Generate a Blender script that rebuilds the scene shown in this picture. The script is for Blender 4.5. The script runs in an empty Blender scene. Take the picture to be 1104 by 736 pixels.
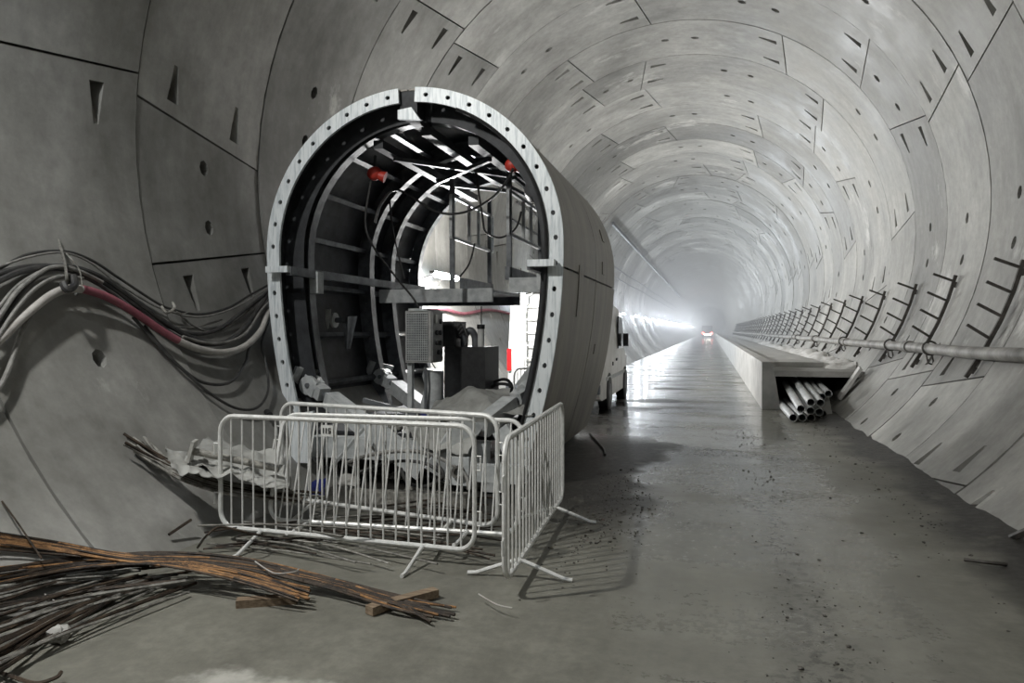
import bpy, math, random
from mathutils import Vector, Matrix, noise
random.seed(11)
rnd = random.uniform
SC = bpy.context.scene
COL = SC.collection

# ------------------------------------------------------------------ camera
F, U0, V0 = 795.0, 552.0, 368.0                 # pixels, frame 1104 x 736
PITCH = math.atan(12 / F)
YAW = math.atan(214 / F * math.cos(PITCH))
CAMH = 1.674
cam_d = bpy.data.cameras.new('camera'); cam = bpy.data.objects.new('camera', cam_d); COL.objects.link(cam)
cam.location = (0, 0, CAMH)
cam.rotation_euler = (math.pi / 2 - PITCH, 0, YAW)
cam_d.sensor_width = 36; cam_d.lens = 36 * F / 1104; cam_d.clip_end = 500; cam_d.clip_start = 0.05
SC.camera = cam
# ------------------------------------------------------------------ world, exposure
w = bpy.data.worlds.new('world'); SC.world = w; w.use_nodes = True
w.node_tree.nodes['Background'].inputs[0].default_value = (0.6, 0.62, 0.65, 1)
w.node_tree.nodes['Background'].inputs[1].default_value = 0.02
vs = SC.view_settings
vs.view_transform = 'Standard'; vs.look = 'None'; vs.gamma = 1; vs.use_curve_mapping = False
vs.exposure = 0.0
try:
    SC.cycles.max_bounces = 8; SC.cycles.diffuse_bounces = 5; SC.cycles.glossy_bounces = 3
    SC.cycles.sample_clamp_indirect = 4.0; SC.cycles.use_denoising = True; SC.cycles.caustics_reflective = False
except Exception: pass
# wall lamp row: every 8 m along the left wall; power in watts
LAMP_W = 520.0
LAMP_ROW = [13.3] + [22.0 + 8 * k for k in range(0, 25)]
LAMP_BACK = [(-4.72, 2.2, 5.9, 330.0), (-0.2, -5.0, 8.15, 40.0)]  # last entry is an unseen crown lamp, added to fill the foreground with light

# ------------------------------------------------------------------ geometry constants of the bore
R, XC, ZC = 4.8, -0.782, 3.642
RW, RY0 = 2.075, 4.12                              # ring width, a ring joint
_f = Vector((-math.sin(YAW) * math.cos(PITCH), math.cos(YAW) * math.cos(PITCH), -math.sin(PITCH)))
_r = Vector((math.cos(YAW), math.sin(YAW), 0)); _u = _r.cross(_f)
C0 = Vector((0, 0, CAMH))
def ray(u, v): return _f + _r * ((u - U0) / F) - _u * ((v - V0) / F)
def onz(u, v, z=0.0):
    d = ray(u, v); return C0 + d * ((z - CAMH) / d.z)
def ony(u, v, y):
    d = ray(u, v); return C0 + d * (y / d.y)
def onwall(u, v, off=0.0):
    d = ray(u, v); r = R - off; ox, oz = -XC, CAMH - ZC
    a = d.x ** 2 + d.z ** 2; b = 2 * (ox * d.x + oz * d.z); c = ox * ox + oz * oz - r * r
    return C0 + d * ((-b + math.sqrt(b * b - 4 * a * c)) / (2 * a))
def lay(u, v, z=0.0):                                # on the floor at height z, or on the wall where the ray meets it first
    p = onz(u, v, z); q = onwall(u, v, .06)
    return q if (q - C0).length < (p - C0).length else p
def bore(phi, y, off=0.0):
    a = math.radians(phi); return Vector((XC + (R - off) * math.cos(a), y, ZC + (R - off) * math.sin(a)))
def wallx(z, side, off=0.0):
    return XC + side * math.sqrt((R - off) ** 2 - (z - ZC) ** 2)

# ------------------------------------------------------------------ materials
def mat(name, c1, c2=None, scale=4.0, rough=0.6, metal=0.0, bump=0.0, rough2=None, stretch=(1, 1, 1), world=False,
        contrast=(0.35, 0.65), rand=0.0, detail=6, spec=0.5, bscale=None):
    m = bpy.data.materials.new(name); m.use_nodes = True
    nt = m.node_tree; N = nt.nodes; L = nt.links; b = N['Principled BSDF']
    b.inputs['Metallic'].default_value = metal; b.inputs['Roughness'].default_value = rough
    b.inputs['Specular IOR Level'].default_value = spec
    c2 = c2 or c1
    if world:
        src = N.new('ShaderNodeNewGeometry').outputs['Position']
    else:
        src = N.new('ShaderNodeTexCoord').outputs['Object']
    mp = N.new('ShaderNodeMapping'); mp.inputs['Scale'].default_value = stretch; L.new(src, mp.inputs[0])
    n = N.new('ShaderNodeTexNoise'); n.inputs['Scale'].default_value = scale; n.inputs['Detail'].default_value = detail
    n.inputs['Roughness'].default_value = 0.62
    L.new(mp.outputs[0], n.inputs['Vector'])
    r = N.new('ShaderNodeValToRGB'); r.color_ramp.elements[0].position = contrast[0]; r.color_ramp.elements[1].position = contrast[1]
    r.color_ramp.elements[0].color = (*c1, 1); r.color_ramp.elements[1].color = (*c2, 1)
    L.new(n.outputs['Fac'], r.inputs[0])
    out = r.outputs[0]
    if rand:
        oi = N.new('ShaderNodeObjectInfo'); mr = N.new('ShaderNodeMapRange')
        mr.inputs['To Min'].default_value = 1 - rand; mr.inputs['To Max'].default_value = 1 + rand
        L.new(oi.outputs['Random'], mr.inputs['Value'])
        mx = N.new('ShaderNodeVectorMath'); mx.operation = 'SCALE'
        L.new(out, mx.inputs[0]); L.new(mr.outputs[0], mx.inputs['Scale']); out = mx.outputs[0]
    L.new(out, b.inputs['Base Color'])
    if rough2 is not None:
        q = N.new('ShaderNodeMapRange'); q.inputs['From Min'].default_value = 0.35; q.inputs['From Max'].default_value = 0.65
        q.inputs['To Min'].default_value = rough; q.inputs['To Max'].default_value = rough2
        L.new(n.outputs['Fac'], q.inputs['Value']); L.new(q.outputs[0], b.inputs['Roughness'])
    if bump:
        n2 = N.new('ShaderNodeTexNoise'); n2.inputs['Scale'].default_value = bscale or scale * 5; n2.inputs['Detail'].default_value = 5
        L.new(mp.outputs[0], n2.inputs['Vector'])
        bp = N.new('ShaderNodeBump'); bp.inputs['Strength'].default_value = bump; bp.inputs['Distance'].default_value = 0.02
        L.new(n2.outputs['Fac'], bp.inputs['Height']); L.new(bp.outputs[0], b.inputs['Normal'])
    return m
def emis(name, col, strength):
    m = bpy.data.materials.new(name); m.use_nodes = True
    b = m.node_tree.nodes['Principled BSDF']; b.inputs['Base Color'].default_value = (*col, 1)
    b.inputs['Emission Color'].default_value = (*col, 1); b.inputs['Emission Strength'].default_value = strength
    return m

def concrete_mat():
    m = bpy.data.materials.new('lining_concrete'); m.use_nodes = True
    nt = m.node_tree; N = nt.nodes; L = nt.links; b = N['Principled BSDF']
    pos = N.new('ShaderNodeNewGeometry').outputs['Position']
    def nz(scale, detail, stretch=(1, 1, 1), rg=0.6):
        mp = N.new('ShaderNodeMapping'); mp.inputs['Scale'].default_value = stretch; L.new(pos, mp.inputs[0])
        n = N.new('ShaderNodeTexNoise'); n.inputs['Scale'].default_value = scale; n.inputs['Detail'].default_value = detail
        n.inputs['Roughness'].default_value = rg
        L.new(mp.outputs[0], n.inputs['Vector']); return n.outputs['Fac']
    big = nz(0.7, 6); fine = nz(7, 6, rg=0.7); streak = nz(1.6, 4, (1, 2.2, 0.6)); pale = nz(0.45, 7, (1, 1.6, 1), 0.7)
    r = N.new('ShaderNodeValToRGB'); e = r.color_ramp.elements
    e[0].position = 0.3; e[0].color = (0.16, 0.156, 0.141, 1); e[1].position = 0.66; e[1].color = (0.43, 0.424, 0.40, 1)
    mx = N.new('ShaderNodeMix'); mx.data_type = 'FLOAT'; mx.inputs[0].default_value = 0.3
    L.new(big, mx.inputs[2]); L.new(streak, mx.inputs[3]); L.new(mx.outputs[0], r.inputs[0])
    f = N.new('ShaderNodeMapRange'); f.inputs['From Min'].default_value = 0.3; f.inputs['From Max'].default_value = 0.7
    f.inputs['To Min'].default_value = 0.84; f.inputs['To Max'].default_value = 1.12; L.new(fine, f.inputs['Value'])
    oi = N.new('ShaderNodeObjectInfo'); q = N.new('ShaderNodeMapRange'); q.inputs['To Min'].default_value = 0.68; q.inputs['To Max'].default_value = 1.2
    L.new(oi.outputs['Random'], q.inputs['Value'])
    mu = N.new('ShaderNodeMath'); mu.operation = 'MULTIPLY'; L.new(f.outputs[0], mu.inputs[0]); L.new(q.outputs[0], mu.inputs[1])
    sc = N.new('ShaderNodeVectorMath'); sc.operation = 'SCALE'; L.new(r.outputs[0], sc.inputs[0]); L.new(mu.outputs[0], sc.inputs['Scale'])
    pr = N.new('ShaderNodeMapRange'); pr.inputs['From Min'].default_value = 0.6; pr.inputs['From Max'].default_value = 0.68; pr.inputs['To Max'].default_value = 0.65
    L.new(pale, pr.inputs['Value'])
    m2 = N.new('ShaderNodeMix'); m2.data_type = 'RGBA'; L.new(pr.outputs[0], m2.inputs[0]); L.new(sc.outputs[0], m2.inputs[6])
    m2.inputs[7].default_value = (0.62, 0.61, 0.58, 1)
    L.new(m2.outputs[2], b.inputs['Base Color'])
    rr = N.new('ShaderNodeMapRange'); rr.inputs['From Min'].default_value = 0.35; rr.inputs['From Max'].default_value = 0.65
    rr.inputs['To Min'].default_value = 0.38; rr.inputs['To Max'].default_value = 0.7; L.new(big, rr.inputs['Value']); L.new(rr.outputs[0], b.inputs['Roughness'])
    bp = N.new('ShaderNodeBump'); bp.inputs['Strength'].default_value = 0.15; bp.inputs['Distance'].default_value = 0.01
    L.new(fine, bp.inputs['Height']); L.new(bp.outputs[0], b.inputs['Normal'])
    return m

def floor_mat():
    m = bpy.data.materials.new('wet_floor_concrete'); m.use_nodes = True
    nt = m.node_tree; N = nt.nodes; L = nt.links; b = N['Principled BSDF']
    pos = N.new('ShaderNodeNewGeometry').outputs['Position']
    sep = N.new('ShaderNodeSeparateXYZ'); L.new(pos, sep.inputs[0])
    def nz(scale, detail, stretch=(1, 1, 1), rg=0.6):
        mp = N.new('ShaderNodeMapping'); mp.inputs['Scale'].default_value = stretch; L.new(pos, mp.inputs[0])
        n = N.new('ShaderNodeTexNoise'); n.inputs['Scale'].default_value = scale; n.inputs['Detail'].default_value = detail
        n.inputs['Roughness'].default_value = rg
        L.new(mp.outputs[0], n.inputs['Vector']); return n.outputs['Fac']
    def mr(x, a, c, d=0.0, e=1.0):
        q = N.new('ShaderNodeMapRange'); q.interpolation_type = 'SMOOTHSTEP'
        for k, v in (('From Min', a), ('From Max', c), ('To Min', d), ('To Max', e)): q.inputs[k].default_value = v
        L.new(x, q.inputs['Value']); return q.outputs[0]
    def op(o, x, y):
        q = N.new('ShaderNodeMath'); q.operation = o
        for i, k in enumerate((x, y)):
            if isinstance(k, (int, float)): q.inputs[i].default_value = k
            else: L.new(k, q.inputs[i])
        return q.outputs[0]
    big = nz(0.8, 6); tracks = nz(1.5, 5, (1.6, 0.22, 1)); cross = nz(1.0, 5, (0.5, 1.1, 1)); fine = nz(14, 6, rg=0.7); mid = nz(3, 6)
    # film of water on the driving lane: a ragged band along the tunnel
    xw = op('ADD', sep.outputs[0], op('MULTIPLY', op('SUBTRACT', big, 0.5), 1.4))
    lane = op('MULTIPLY', mr(xw, -0.85, -0.45), mr(xw, 1.7, 1.0))
    behind = op('MULTIPLY', mr(sep.outputs[1], 10.5, 12.5), mr(xw, 1.3, 0.9))
    wet = op('MINIMUM', op('MAXIMUM', lane, behind), mr(cross, 0.1, 0.62))
    wet = op('MULTIPLY', wet, mr(sep.outputs[1], 1.5, 9.0, 0.55, 1.0))
    # mud along the foot of the right wall and beside the steel lining
    mud = op('MAXIMUM', mr(xw, 1.6, 2.1), op('MULTIPLY', mr(xw, -0.3, -0.9), mr(sep.outputs[1], 5.2, 7.2)))
    mud = op('MULTIPLY', mud, mr(mid, 0.2, 0.45))
    tx = op('SUBTRACT', xw, 0.52); trail = op('MULTIPLY', mr(op('MULTIPLY', tx, tx), 0.05, 0.0), mr(fine, 0.46, 0.6))
    mud = op('MAXIMUM', mud, op('MULTIPLY', trail, 0.7))
    r = N.new('ShaderNodeValToRGB'); e = r.color_ramp.elements
    e[0].position = 0.3; e[0].color = (0.12, 0.117, 0.098, 1); e[1].position = 0.7; e[1].color = (0.235, 0.23, 0.196, 1)
    mm = N.new('ShaderNodeMix'); mm.data_type = 'FLOAT'; mm.inputs[0].default_value = 0.5; L.new(mid, mm.inputs[2]); L.new(tracks, mm.inputs[3])
    L.new(mm.outputs[0], r.inputs[0])
    sc = N.new('ShaderNodeVectorMath'); sc.operation = 'SCALE'; L.new(r.outputs[0], sc.inputs[0]); L.new(mr(fine, 0.3, 0.7, 0.8, 1.15), sc.inputs['Scale'])
    m1 = N.new('ShaderNodeMix'); m1.data_type = 'RGBA'; L.new(mud, m1.inputs[0]); L.new(sc.outputs[0], m1.inputs[6]); m1.inputs[7].default_value = (0.03, 0.028, 0.025, 1)
    # pale dried slurry patch close to the viewer
    dx = op('SUBTRACT', sep.outputs[0], -1.95); dy = op('SUBTRACT', sep.outputs[1], 2.95)
    dist = op('ADD', op('MULTIPLY', op('MULTIPLY', dx, dx), 3.0), op('MULTIPLY', op('MULTIPLY', dy, dy), 14.0))
    slurry = op('MULTIPLY', mr(op('ADD', dist, op('MULTIPLY', op('SUBTRACT', mid, 0.5), 3.0)), 0.9, 0.2), 0.75)
    m3 = N.new('ShaderNodeMix'); m3.data_type = 'RGBA'; L.new(slurry, m3.inputs[0]); L.new(m1.outputs[2], m3.inputs[6]); m3.inputs[7].default_value = (0.55, 0.54, 0.50, 1)
    L.new(m3.outputs[2], b.inputs['Base Color'])
    ro = N.new('ShaderNodeMix'); ro.data_type = 'FLOAT'; L.new(wet, ro.inputs[0]); ro.inputs[2].default_value = 0.5; ro.inputs[3].default_value = 0.13
    L.new(op('ADD', ro.outputs[0], mr(fine, 0.3, 0.7, -0.03, 0.08)), b.inputs['Roughness'])
    bp = N.new('ShaderNodeBump'); bp.inputs['Distance'].default_value = 0.012
    L.new(op('SUBTRACT', 0.4, op('MULTIPLY', wet, 0.385)), bp.inputs['Strength'])
    L.new(op('ADD', op('MULTIPLY', fine, 0.7), mid), bp.inputs['Height']); L.new(bp.outputs[0], b.inputs['Normal'])
    return m

M = {}
M['conc'] = concrete_mat(); M['floor'] = floor_mat()
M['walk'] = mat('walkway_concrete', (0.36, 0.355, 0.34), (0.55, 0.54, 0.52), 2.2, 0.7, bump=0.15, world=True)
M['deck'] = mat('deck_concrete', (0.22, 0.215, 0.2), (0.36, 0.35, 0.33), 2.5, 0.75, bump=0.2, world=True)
M['flange'] = mat('pale_flange_steel', (0.58, 0.63, 0.66), (0.84, 0.88, 0.90), 7, 0.45, 0.1, stretch=(5, 1, 0.5), bump=0.08, contrast=(0.38, 0.55))
M['skin'] = mat('weathered_steel_skin', (0.17, 0.157, 0.138), (0.38, 0.36, 0.325), 1.6, 0.45, 0.2, stretch=(1, 2.2, 0.3), bump=0.06, rough2=0.6)
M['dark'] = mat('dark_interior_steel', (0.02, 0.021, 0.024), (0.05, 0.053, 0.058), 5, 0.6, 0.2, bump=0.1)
M['rib'] = mat('grey_rib_steel', (0.075, 0.08, 0.088), (0.17, 0.18, 0.19), 6, 0.5, 0.3, bump=0.08)
M['grey'] = mat('grey_painted_steel', (0.40, 0.42, 0.425), (0.62, 0.635, 0.635), 8, 0.55, 0.05, bump=0.1)
M['galv'] = mat('galvanised_tube', (0.66, 0.665, 0.65), (0.86, 0.86, 0.84), 18, 0.42, 0.15, bump=0.05)
M['black'] = mat('black_rubber', (0.006, 0.006, 0.007), (0.02, 0.02, 0.021), 12, 0.55)
M['cable'] = mat('dark_cable_sheath', (0.02, 0.02, 0.022), (0.06, 0.058, 0.055), 10, 0.5)
M['cablegrey'] = mat('grey_cable_sheath', (0.13, 0.127, 0.12), (0.28, 0.272, 0.255), 10, 0.55)
M['hose'] = mat('dusty_pale_hose', (0.36, 0.34, 0.32), (0.55, 0.53, 0.5), 6, 0.6)
M['pink'] = mat('dusty_pink_hose', (0.20, 0.055, 0.075), (0.36, 0.12, 0.15), 5, 0.6)
M['rust'] = mat('orange_rust', (0.08, 0.04, 0.018), (0.38, 0.20, 0.08), 14, 0.8, 0.0, bump=0.4, rand=0.3)
M['rustdark'] = mat('dark_rust', (0.014, 0.011, 0.009), (0.075, 0.052, 0.035), 14, 0.65, 0.3, bump=0.3, rand=0.4)
M['bargrey'] = mat('dusty_bar', (0.10, 0.095, 0.085), (0.34, 0.33, 0.30), 16, 0.75, 0.1, bump=0.3, rand=0.3)
M['tarp'] = mat('dusty_tarpaulin', (0.24, 0.24, 0.225), (0.42, 0.42, 0.40), 3.5, 0.8, bump=0.15)
M['blue'] = mat('blue_plastic', (0.012, 0.018, 0.12), (0.03, 0.045, 0.24), 8, 0.4)
M['wood'] = mat('dusty_timber', (0.16, 0.11, 0.07), (0.34, 0.26, 0.18), 6, 0.8, stretch=(1, 8, 8), bump=0.2)
M['pvc'] = mat('grey_plastic_pipe', (0.42, 0.43, 0.43), (0.56, 0.57, 0.57), 5, 0.45)
M['white'] = mat('dusty_white_paint', (0.55, 0.54, 0.51), (0.74, 0.73, 0.71), 2.0, 0.32)
M['glass'] = mat('dark_glass', (0.015, 0.018, 0.02), (0.03, 0.034, 0.038), 2, 0.1)
M['red'] = mat('red_plastic', (0.42, 0.03, 0.02), (0.62, 0.06, 0.04), 5, 0.45)
M['redlens'] = mat('red_lens', (0.4, 0.01, 0.015), (0.6, 0.02, 0.02), 3, 0.2)
M['rack'] = mat('dark_bracket_steel', (0.045, 0.042, 0.038), (0.11, 0.10, 0.09), 12, 0.6, 0.3)
M['pipe'] = mat('dusty_steel_pipe', (0.15, 0.145, 0.135), (0.32, 0.31, 0.29), 3, 0.6, 0.1, bump=0.1, world=True)
M['dust'] = mat('pale_spoil', (0.55, 0.54, 0.52), (0.78, 0.77, 0.75), 5, 0.9, bump=0.6, world=True)
M['gravel'] = mat('dark_grit', (0.035, 0.032, 0.028), (0.14, 0.13, 0.115), 20, 0.9, world=True)
M['stone'] = mat('pale_stone', (0.36, 0.35, 0.33), (0.5, 0.49, 0.46), 10, 0.9, bump=0.4)
M['panel'] = mat('bare_panel_steel', (0.30, 0.30, 0.295), (0.48, 0.475, 0.46), 9, 0.45, 0.4)
M['ink'] = mat('black_ink', (0.02, 0.02, 0.02))
M['plate'] = mat('white_plate', (0.6, 0.6, 0.58), (0.72, 0.72, 0.7), 10, 0.5)
M['tube'] = emis('lamp_tube', (0.80, 0.90, 1.0), 200.0)
M['tailglow'] = emis('tail_light_glow', (1.0, 0.12, 0.1), 18.0)
M['headglow'] = emis('work_light_glow', (1.0, 0.95, 0.9), 60.0)

# ------------------------------------------------------------------ mesh builder and tagging
ORG = {}
class MB:
    def __init__(s): s.v = []; s.f = []
    def add(s, vs_, fs):
        o = len(s.v); s.v += [Vector(p) for p in vs_]; s.f += [tuple(i + o for i in f) for f in fs]; return s
    def box(s, c, size, rot=None):
        x, y, z = (k / 2 for k in size)
        p = [Vector((i * x, j * y, k * z)) for i in (-1, 1) for j in (-1, 1) for k in (-1, 1)]
        if rot is not None: p = [rot @ q for q in p]
        c = Vector(c)
        return s.add([q + c for q in p], [(0, 1, 3, 2), (4, 6, 7, 5), (0, 4, 5, 1), (2, 3, 7, 6), (0, 2, 6, 4), (1, 5, 7, 3)])
    def span(s, a, b):
        a, b = Vector(a), Vector(b); d = b - a
        return s.box((a + b) / 2, (abs(d.x), abs(d.y), abs(d.z)))
    def bar(s, a, b, wdt, hgt, up=(0, 0, 1)):
        a, b = Vector(a), Vector(b); d = b - a; l = d.length; d.normalize(); up = Vector(up)
        if abs(d.dot(up)) > 0.98: up = Vector((0, 1, 0))
        x = d.cross(up).normalized(); z = x.cross(d)
        return s.box((a + b) / 2, (wdt, l, hgt), Matrix((x, d, z)).transposed())
    def tube(s, pts, r, n=8, cap=True):
        pts = [Vector(p) for p in pts]; k = len(pts); rs = r if isinstance(r, (list, tuple)) else [r] * k
        t0 = (pts[1] - pts[0]).normalized(); a = Vector((0, 0, 1)) if abs(t0.z) < 0.9 else Vector((1, 0, 0))
        nx = t0.cross(a).normalized(); vs_, fs = [], []
        for i, p in enumerate(pts):
            t = (pts[min(i + 1, k - 1)] - pts[max(i - 1, 0)]).normalized()
            nx = (nx - t * nx.dot(t)).normalized(); ny = t.cross(nx)
            for j in range(n):
                q = 2 * math.pi * j / n; vs_.append(p + (nx * math.cos(q) + ny * math.sin(q)) * rs[i])
        for i in range(k - 1):
            for j in range(n):
                fs.append((i * n + j, i * n + (j + 1) % n, (i + 1) * n + (j + 1) % n, (i + 1) * n + j))
        if cap: fs.append(tuple(range(n))[::-1]); fs.append(tuple((k - 1) * n + j for j in range(n)))
        return s.add(vs_, fs)
    def pipe(s, a, b, ro, ri, n=16):                    # hollow, open ends
        a, b = Vector(a), Vector(b); d = (b - a).normalized(); up = Vector((0, 0, 1)) if abs(d.z) < .9 else Vector((1, 0, 0))
        x = d.cross(up).normalized(); y = x.cross(d); vs_, fs = [], []
        for p, r in ((a, ri), (a, ro), (b, ro), (b, ri)):
            for j in range(n):
                q = 2 * math.pi * j / n; vs_.append(p + (x * math.cos(q) + y * math.sin(q)) * r)
        for k in range(4):
            for j in range(n):
                k2 = (k + 1) % 4; fs.append((k * n + j, k * n + (j + 1) % n, k2 * n + (j + 1) % n, k2 * n + j))
        return s.add(vs_, fs)
    def prism(s, poly, lo, hi, axis='x'):               # polygon in the two other axes
        n = len(poly); vs_ = []
        for h in (lo, hi):
            for (p, q) in poly:
                vs_.append({'x': (h, p, q), 'y': (p, h, q), 'z': (p, q, h)}[axis])
        fs = [tuple(range(n))[::-1], tuple(range(n, 2 * n))] + [(i, (i + 1) % n, n + (i + 1) % n, n + i) for i in range(n)]
        return s.add(vs_, fs)
    def ball(s, c, r, n=10, m=6, jit=0.0, sq=(1, 1, 1)):
        c = Vector(c); vs_ = [c + Vector((0, 0, -r * sq[2]))]; fs = []
        for i in range(1, m):
            a = -math.pi / 2 + math.pi * i / m
            for j in range(n):
                q = 2 * math.pi * j / n; k = r * (1 + rnd(-jit, jit))
                vs_.append(c + Vector((k * math.cos(a) * math.cos(q) * sq[0], k * math.cos(a) * math.sin(q) * sq[1], k * math.sin(a) * sq[2])))
        vs_.append(c + Vector((0, 0, r * sq[2])))
        for j in range(n): fs.append((0, 1 + (j + 1) % n, 1 + j))
        for i in range(m - 2):
            for j in range(n):
                a = 1 + i * n; fs.append((a + j, a + (j + 1) % n, a + n + (j + 1) % n, a + n + j))
        e = len(vs_) - 1; a = 1 + (m - 2) * n
        for j in range(n): fs.append((a + j, a + (j + 1) % n, e))
        return s.add(vs_, fs)
    def sheet(s, fn, nu, nv, thick=0.0):
        vs_ = [fn(i / nu, j / nv) for i in range(nu + 1) for j in range(nv + 1)]
        g = lambda i, j: i * (nv + 1) + j
        fs = [(g(i, j), g(i + 1, j), g(i + 1, j + 1), g(i, j + 1)) for i in range(nu) for j in range(nv)]
        if thick:
            k = len(vs_); vs_ = vs_ + [Vector(p) - Vector((0, 0, thick)) for p in vs_]
            fs += [tuple(q + k for q in f[::-1]) for f in fs]
            rim = [g(i, 0) for i in range(nu + 1)] + [g(nu, j) for j in range(1, nv + 1)] + [g(i, nv) for i in range(nu - 1, -1, -1)] + [g(0, j) for j in range(nv - 1, 0, -1)]
            fs += [(rim[i], rim[(i + 1) % len(rim)], rim[(i + 1) % len(rim)] + k, rim[i] + k) for i in range(len(rim))]
        return s.add(vs_, fs)
    def mesh(s, name, smooth=False):
        me = bpy.data.meshes.new(name); me.from_pydata([tuple(p) for p in s.v], [], s.f); me.validate()
        import bmesh
        bm = bmesh.new(); bm.from_mesh(me); bmesh.ops.recalc_face_normals(bm, faces=bm.faces); bm.to_mesh(me); bm.free()
        if smooth:
            me.polygons.foreach_set('use_smooth', [True] * len(me.polygons))
            try: me.set_sharp_from_angle(angle=math.radians(40))
            except Exception: pass
        return me
    def build(s, name, m, parent=None, smooth=False, local=False, base=True):
        """one mesh object; verts are in world space unless local; origin at the base for a top-level one"""
        org = Vector((0, 0, 0))
        if not local:
            if parent is not None: org = ORG.get(parent.name, Vector((0, 0, 0)))
            elif base:
                xs = [p.x for p in s.v]; ys = [p.y for p in s.v]; zs = [p.z for p in s.v]
                org = Vector(((min(xs) + max(xs)) / 2, (min(ys) + max(ys)) / 2, min(zs)))
            s.v = [p - org for p in s.v]
        o = bpy.data.objects.new(name, s.mesh(name, smooth)); COL.objects.link(o)
        o.data.materials.append(M[m] if isinstance(m, str) else m)
        if parent is not None:
            o.parent = parent; ORG[o.name] = ORG.get(parent.name, Vector((0, 0, 0)))
        elif not local:
            o.location = org; ORG[o.name] = org
        return o
def tag(o, label=None, cat=None, group=None, kind=None):
    if label: o['label'] = label
    if cat: o['category'] = cat
    if group: o['group'] = group
    if kind: o['kind'] = kind
    return o
def thing(name, label, cat, loc=(0, 0, 0), rz=0.0, group=None):
    o = bpy.data.objects.new(name, None); COL.objects.link(o); o.location = loc; o.rotation_euler = (0, 0, rz)
    o.empty_display_size = 0.2
    ORG[o.name] = Vector(loc); return tag(o, label, cat, group)
def copy_tree(o, parent=None):
    c = o.copy(); COL.objects.link(c); c.parent = parent
    for ch in o.children: copy_tree(ch, c)
    return c
def smooth_path(pts, k=6):
    pts = [Vector(p) for p in pts]; out = []
    for i in range(len(pts) - 1):
        p0 = pts[max(i - 1, 0)]; p1 = pts[i]; p2 = pts[i + 1]; p3 = pts[min(i + 2, len(pts) - 1)]
        for j in range(k):
            t = j / k
            out.append(0.5 * ((2 * p1) + (p2 - p0) * t + (2 * p0 - 5 * p1 + 4 * p2 - p3) * t * t + (3 * p1 - p0 - 3 * p2 + p3) * t ** 3))
    out.append(pts[-1]); return out
def holecell(mb, fn, s0, s1, t0, t1, rs, rt, depth, cap=True):
    """a cell of a surface fn(s, t, depth) with an oval hole sunk into it"""
    sc, tc = (s0 + s1) / 2, (t0 + t1) / 2
    outer = [(s1, tc), (s1, t1), (sc, t1), (s0, t1), (s0, tc), (s0, t0), (sc, t0), (s1, t0)]
    inner = [(sc + rs * math.cos(k * math.pi / 4), tc + rt * math.sin(k * math.pi / 4)) for k in range(8)]
    vs_ = [fn(a, b, 0) for a, b in outer] + [fn(a, b, 0) for a, b in inner] + [fn(a, b, depth) for a, b in inner]
    fs = []
    for k in range(8):
        l = (k + 1) % 8; fs += [(k, l, 8 + l, 8 + k), (8 + k, 8 + l, 16 + l, 16 + k)]
    if cap: fs.append(tuple(range(16, 24)))
    mb.add(vs_, fs)

# ================================================================== THE BORE
# outer shell that closes the joints, then the precast segments themselves
GAP = 0.011
NSEG, KEY = 57.25, 16.5
SK = 4.0                                            # skew of the longitudinal joints, degrees over one ring
YA, YB = RY0 - RW, RY0 + RW * 30                    # ringed stretch built piece by piece
Y_BACK, Y_END = -26.0, 222.0
mb = MB()
def shell_ring(y0, y1, r0, r1, n=72):
    vs_ = []
    for y, r in ((y0, r0), (y1, r1)):
        for j in range(n):
            a = 2 * math.pi * j / n; vs_.append((XC + r * math.cos(a), y, ZC + r * math.sin(a)))
    mb.add(vs_, [(j, (j + 1) % n, n + (j + 1) % n, n + j) for j in range(n)])
shell_ring(Y_BACK, YA, R, R); shell_ring(YA, YA, R, R + 0.23); shell_ring(YA, YB, R + 0.23, R + 0.23); shell_ring(YB, YB, R + 0.23, R)
shell_ring(YB, Y_END, R, R)
for yy in (Y_BACK, Y_END):
    mb.add([(XC + R * math.cos(2 * math.pi * j / 72), yy, ZC + R * math.sin(2 * math.pi * j / 72)) for j in range(72)], [tuple(range(72))])
wall = mb.build('wall_tunnel', 'conc', smooth=True, base=False)
wall.location = (0, 0, 0); ORG[wall.name] = Vector((0, 0, 0)); wall['kind'] = 'structure'

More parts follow.
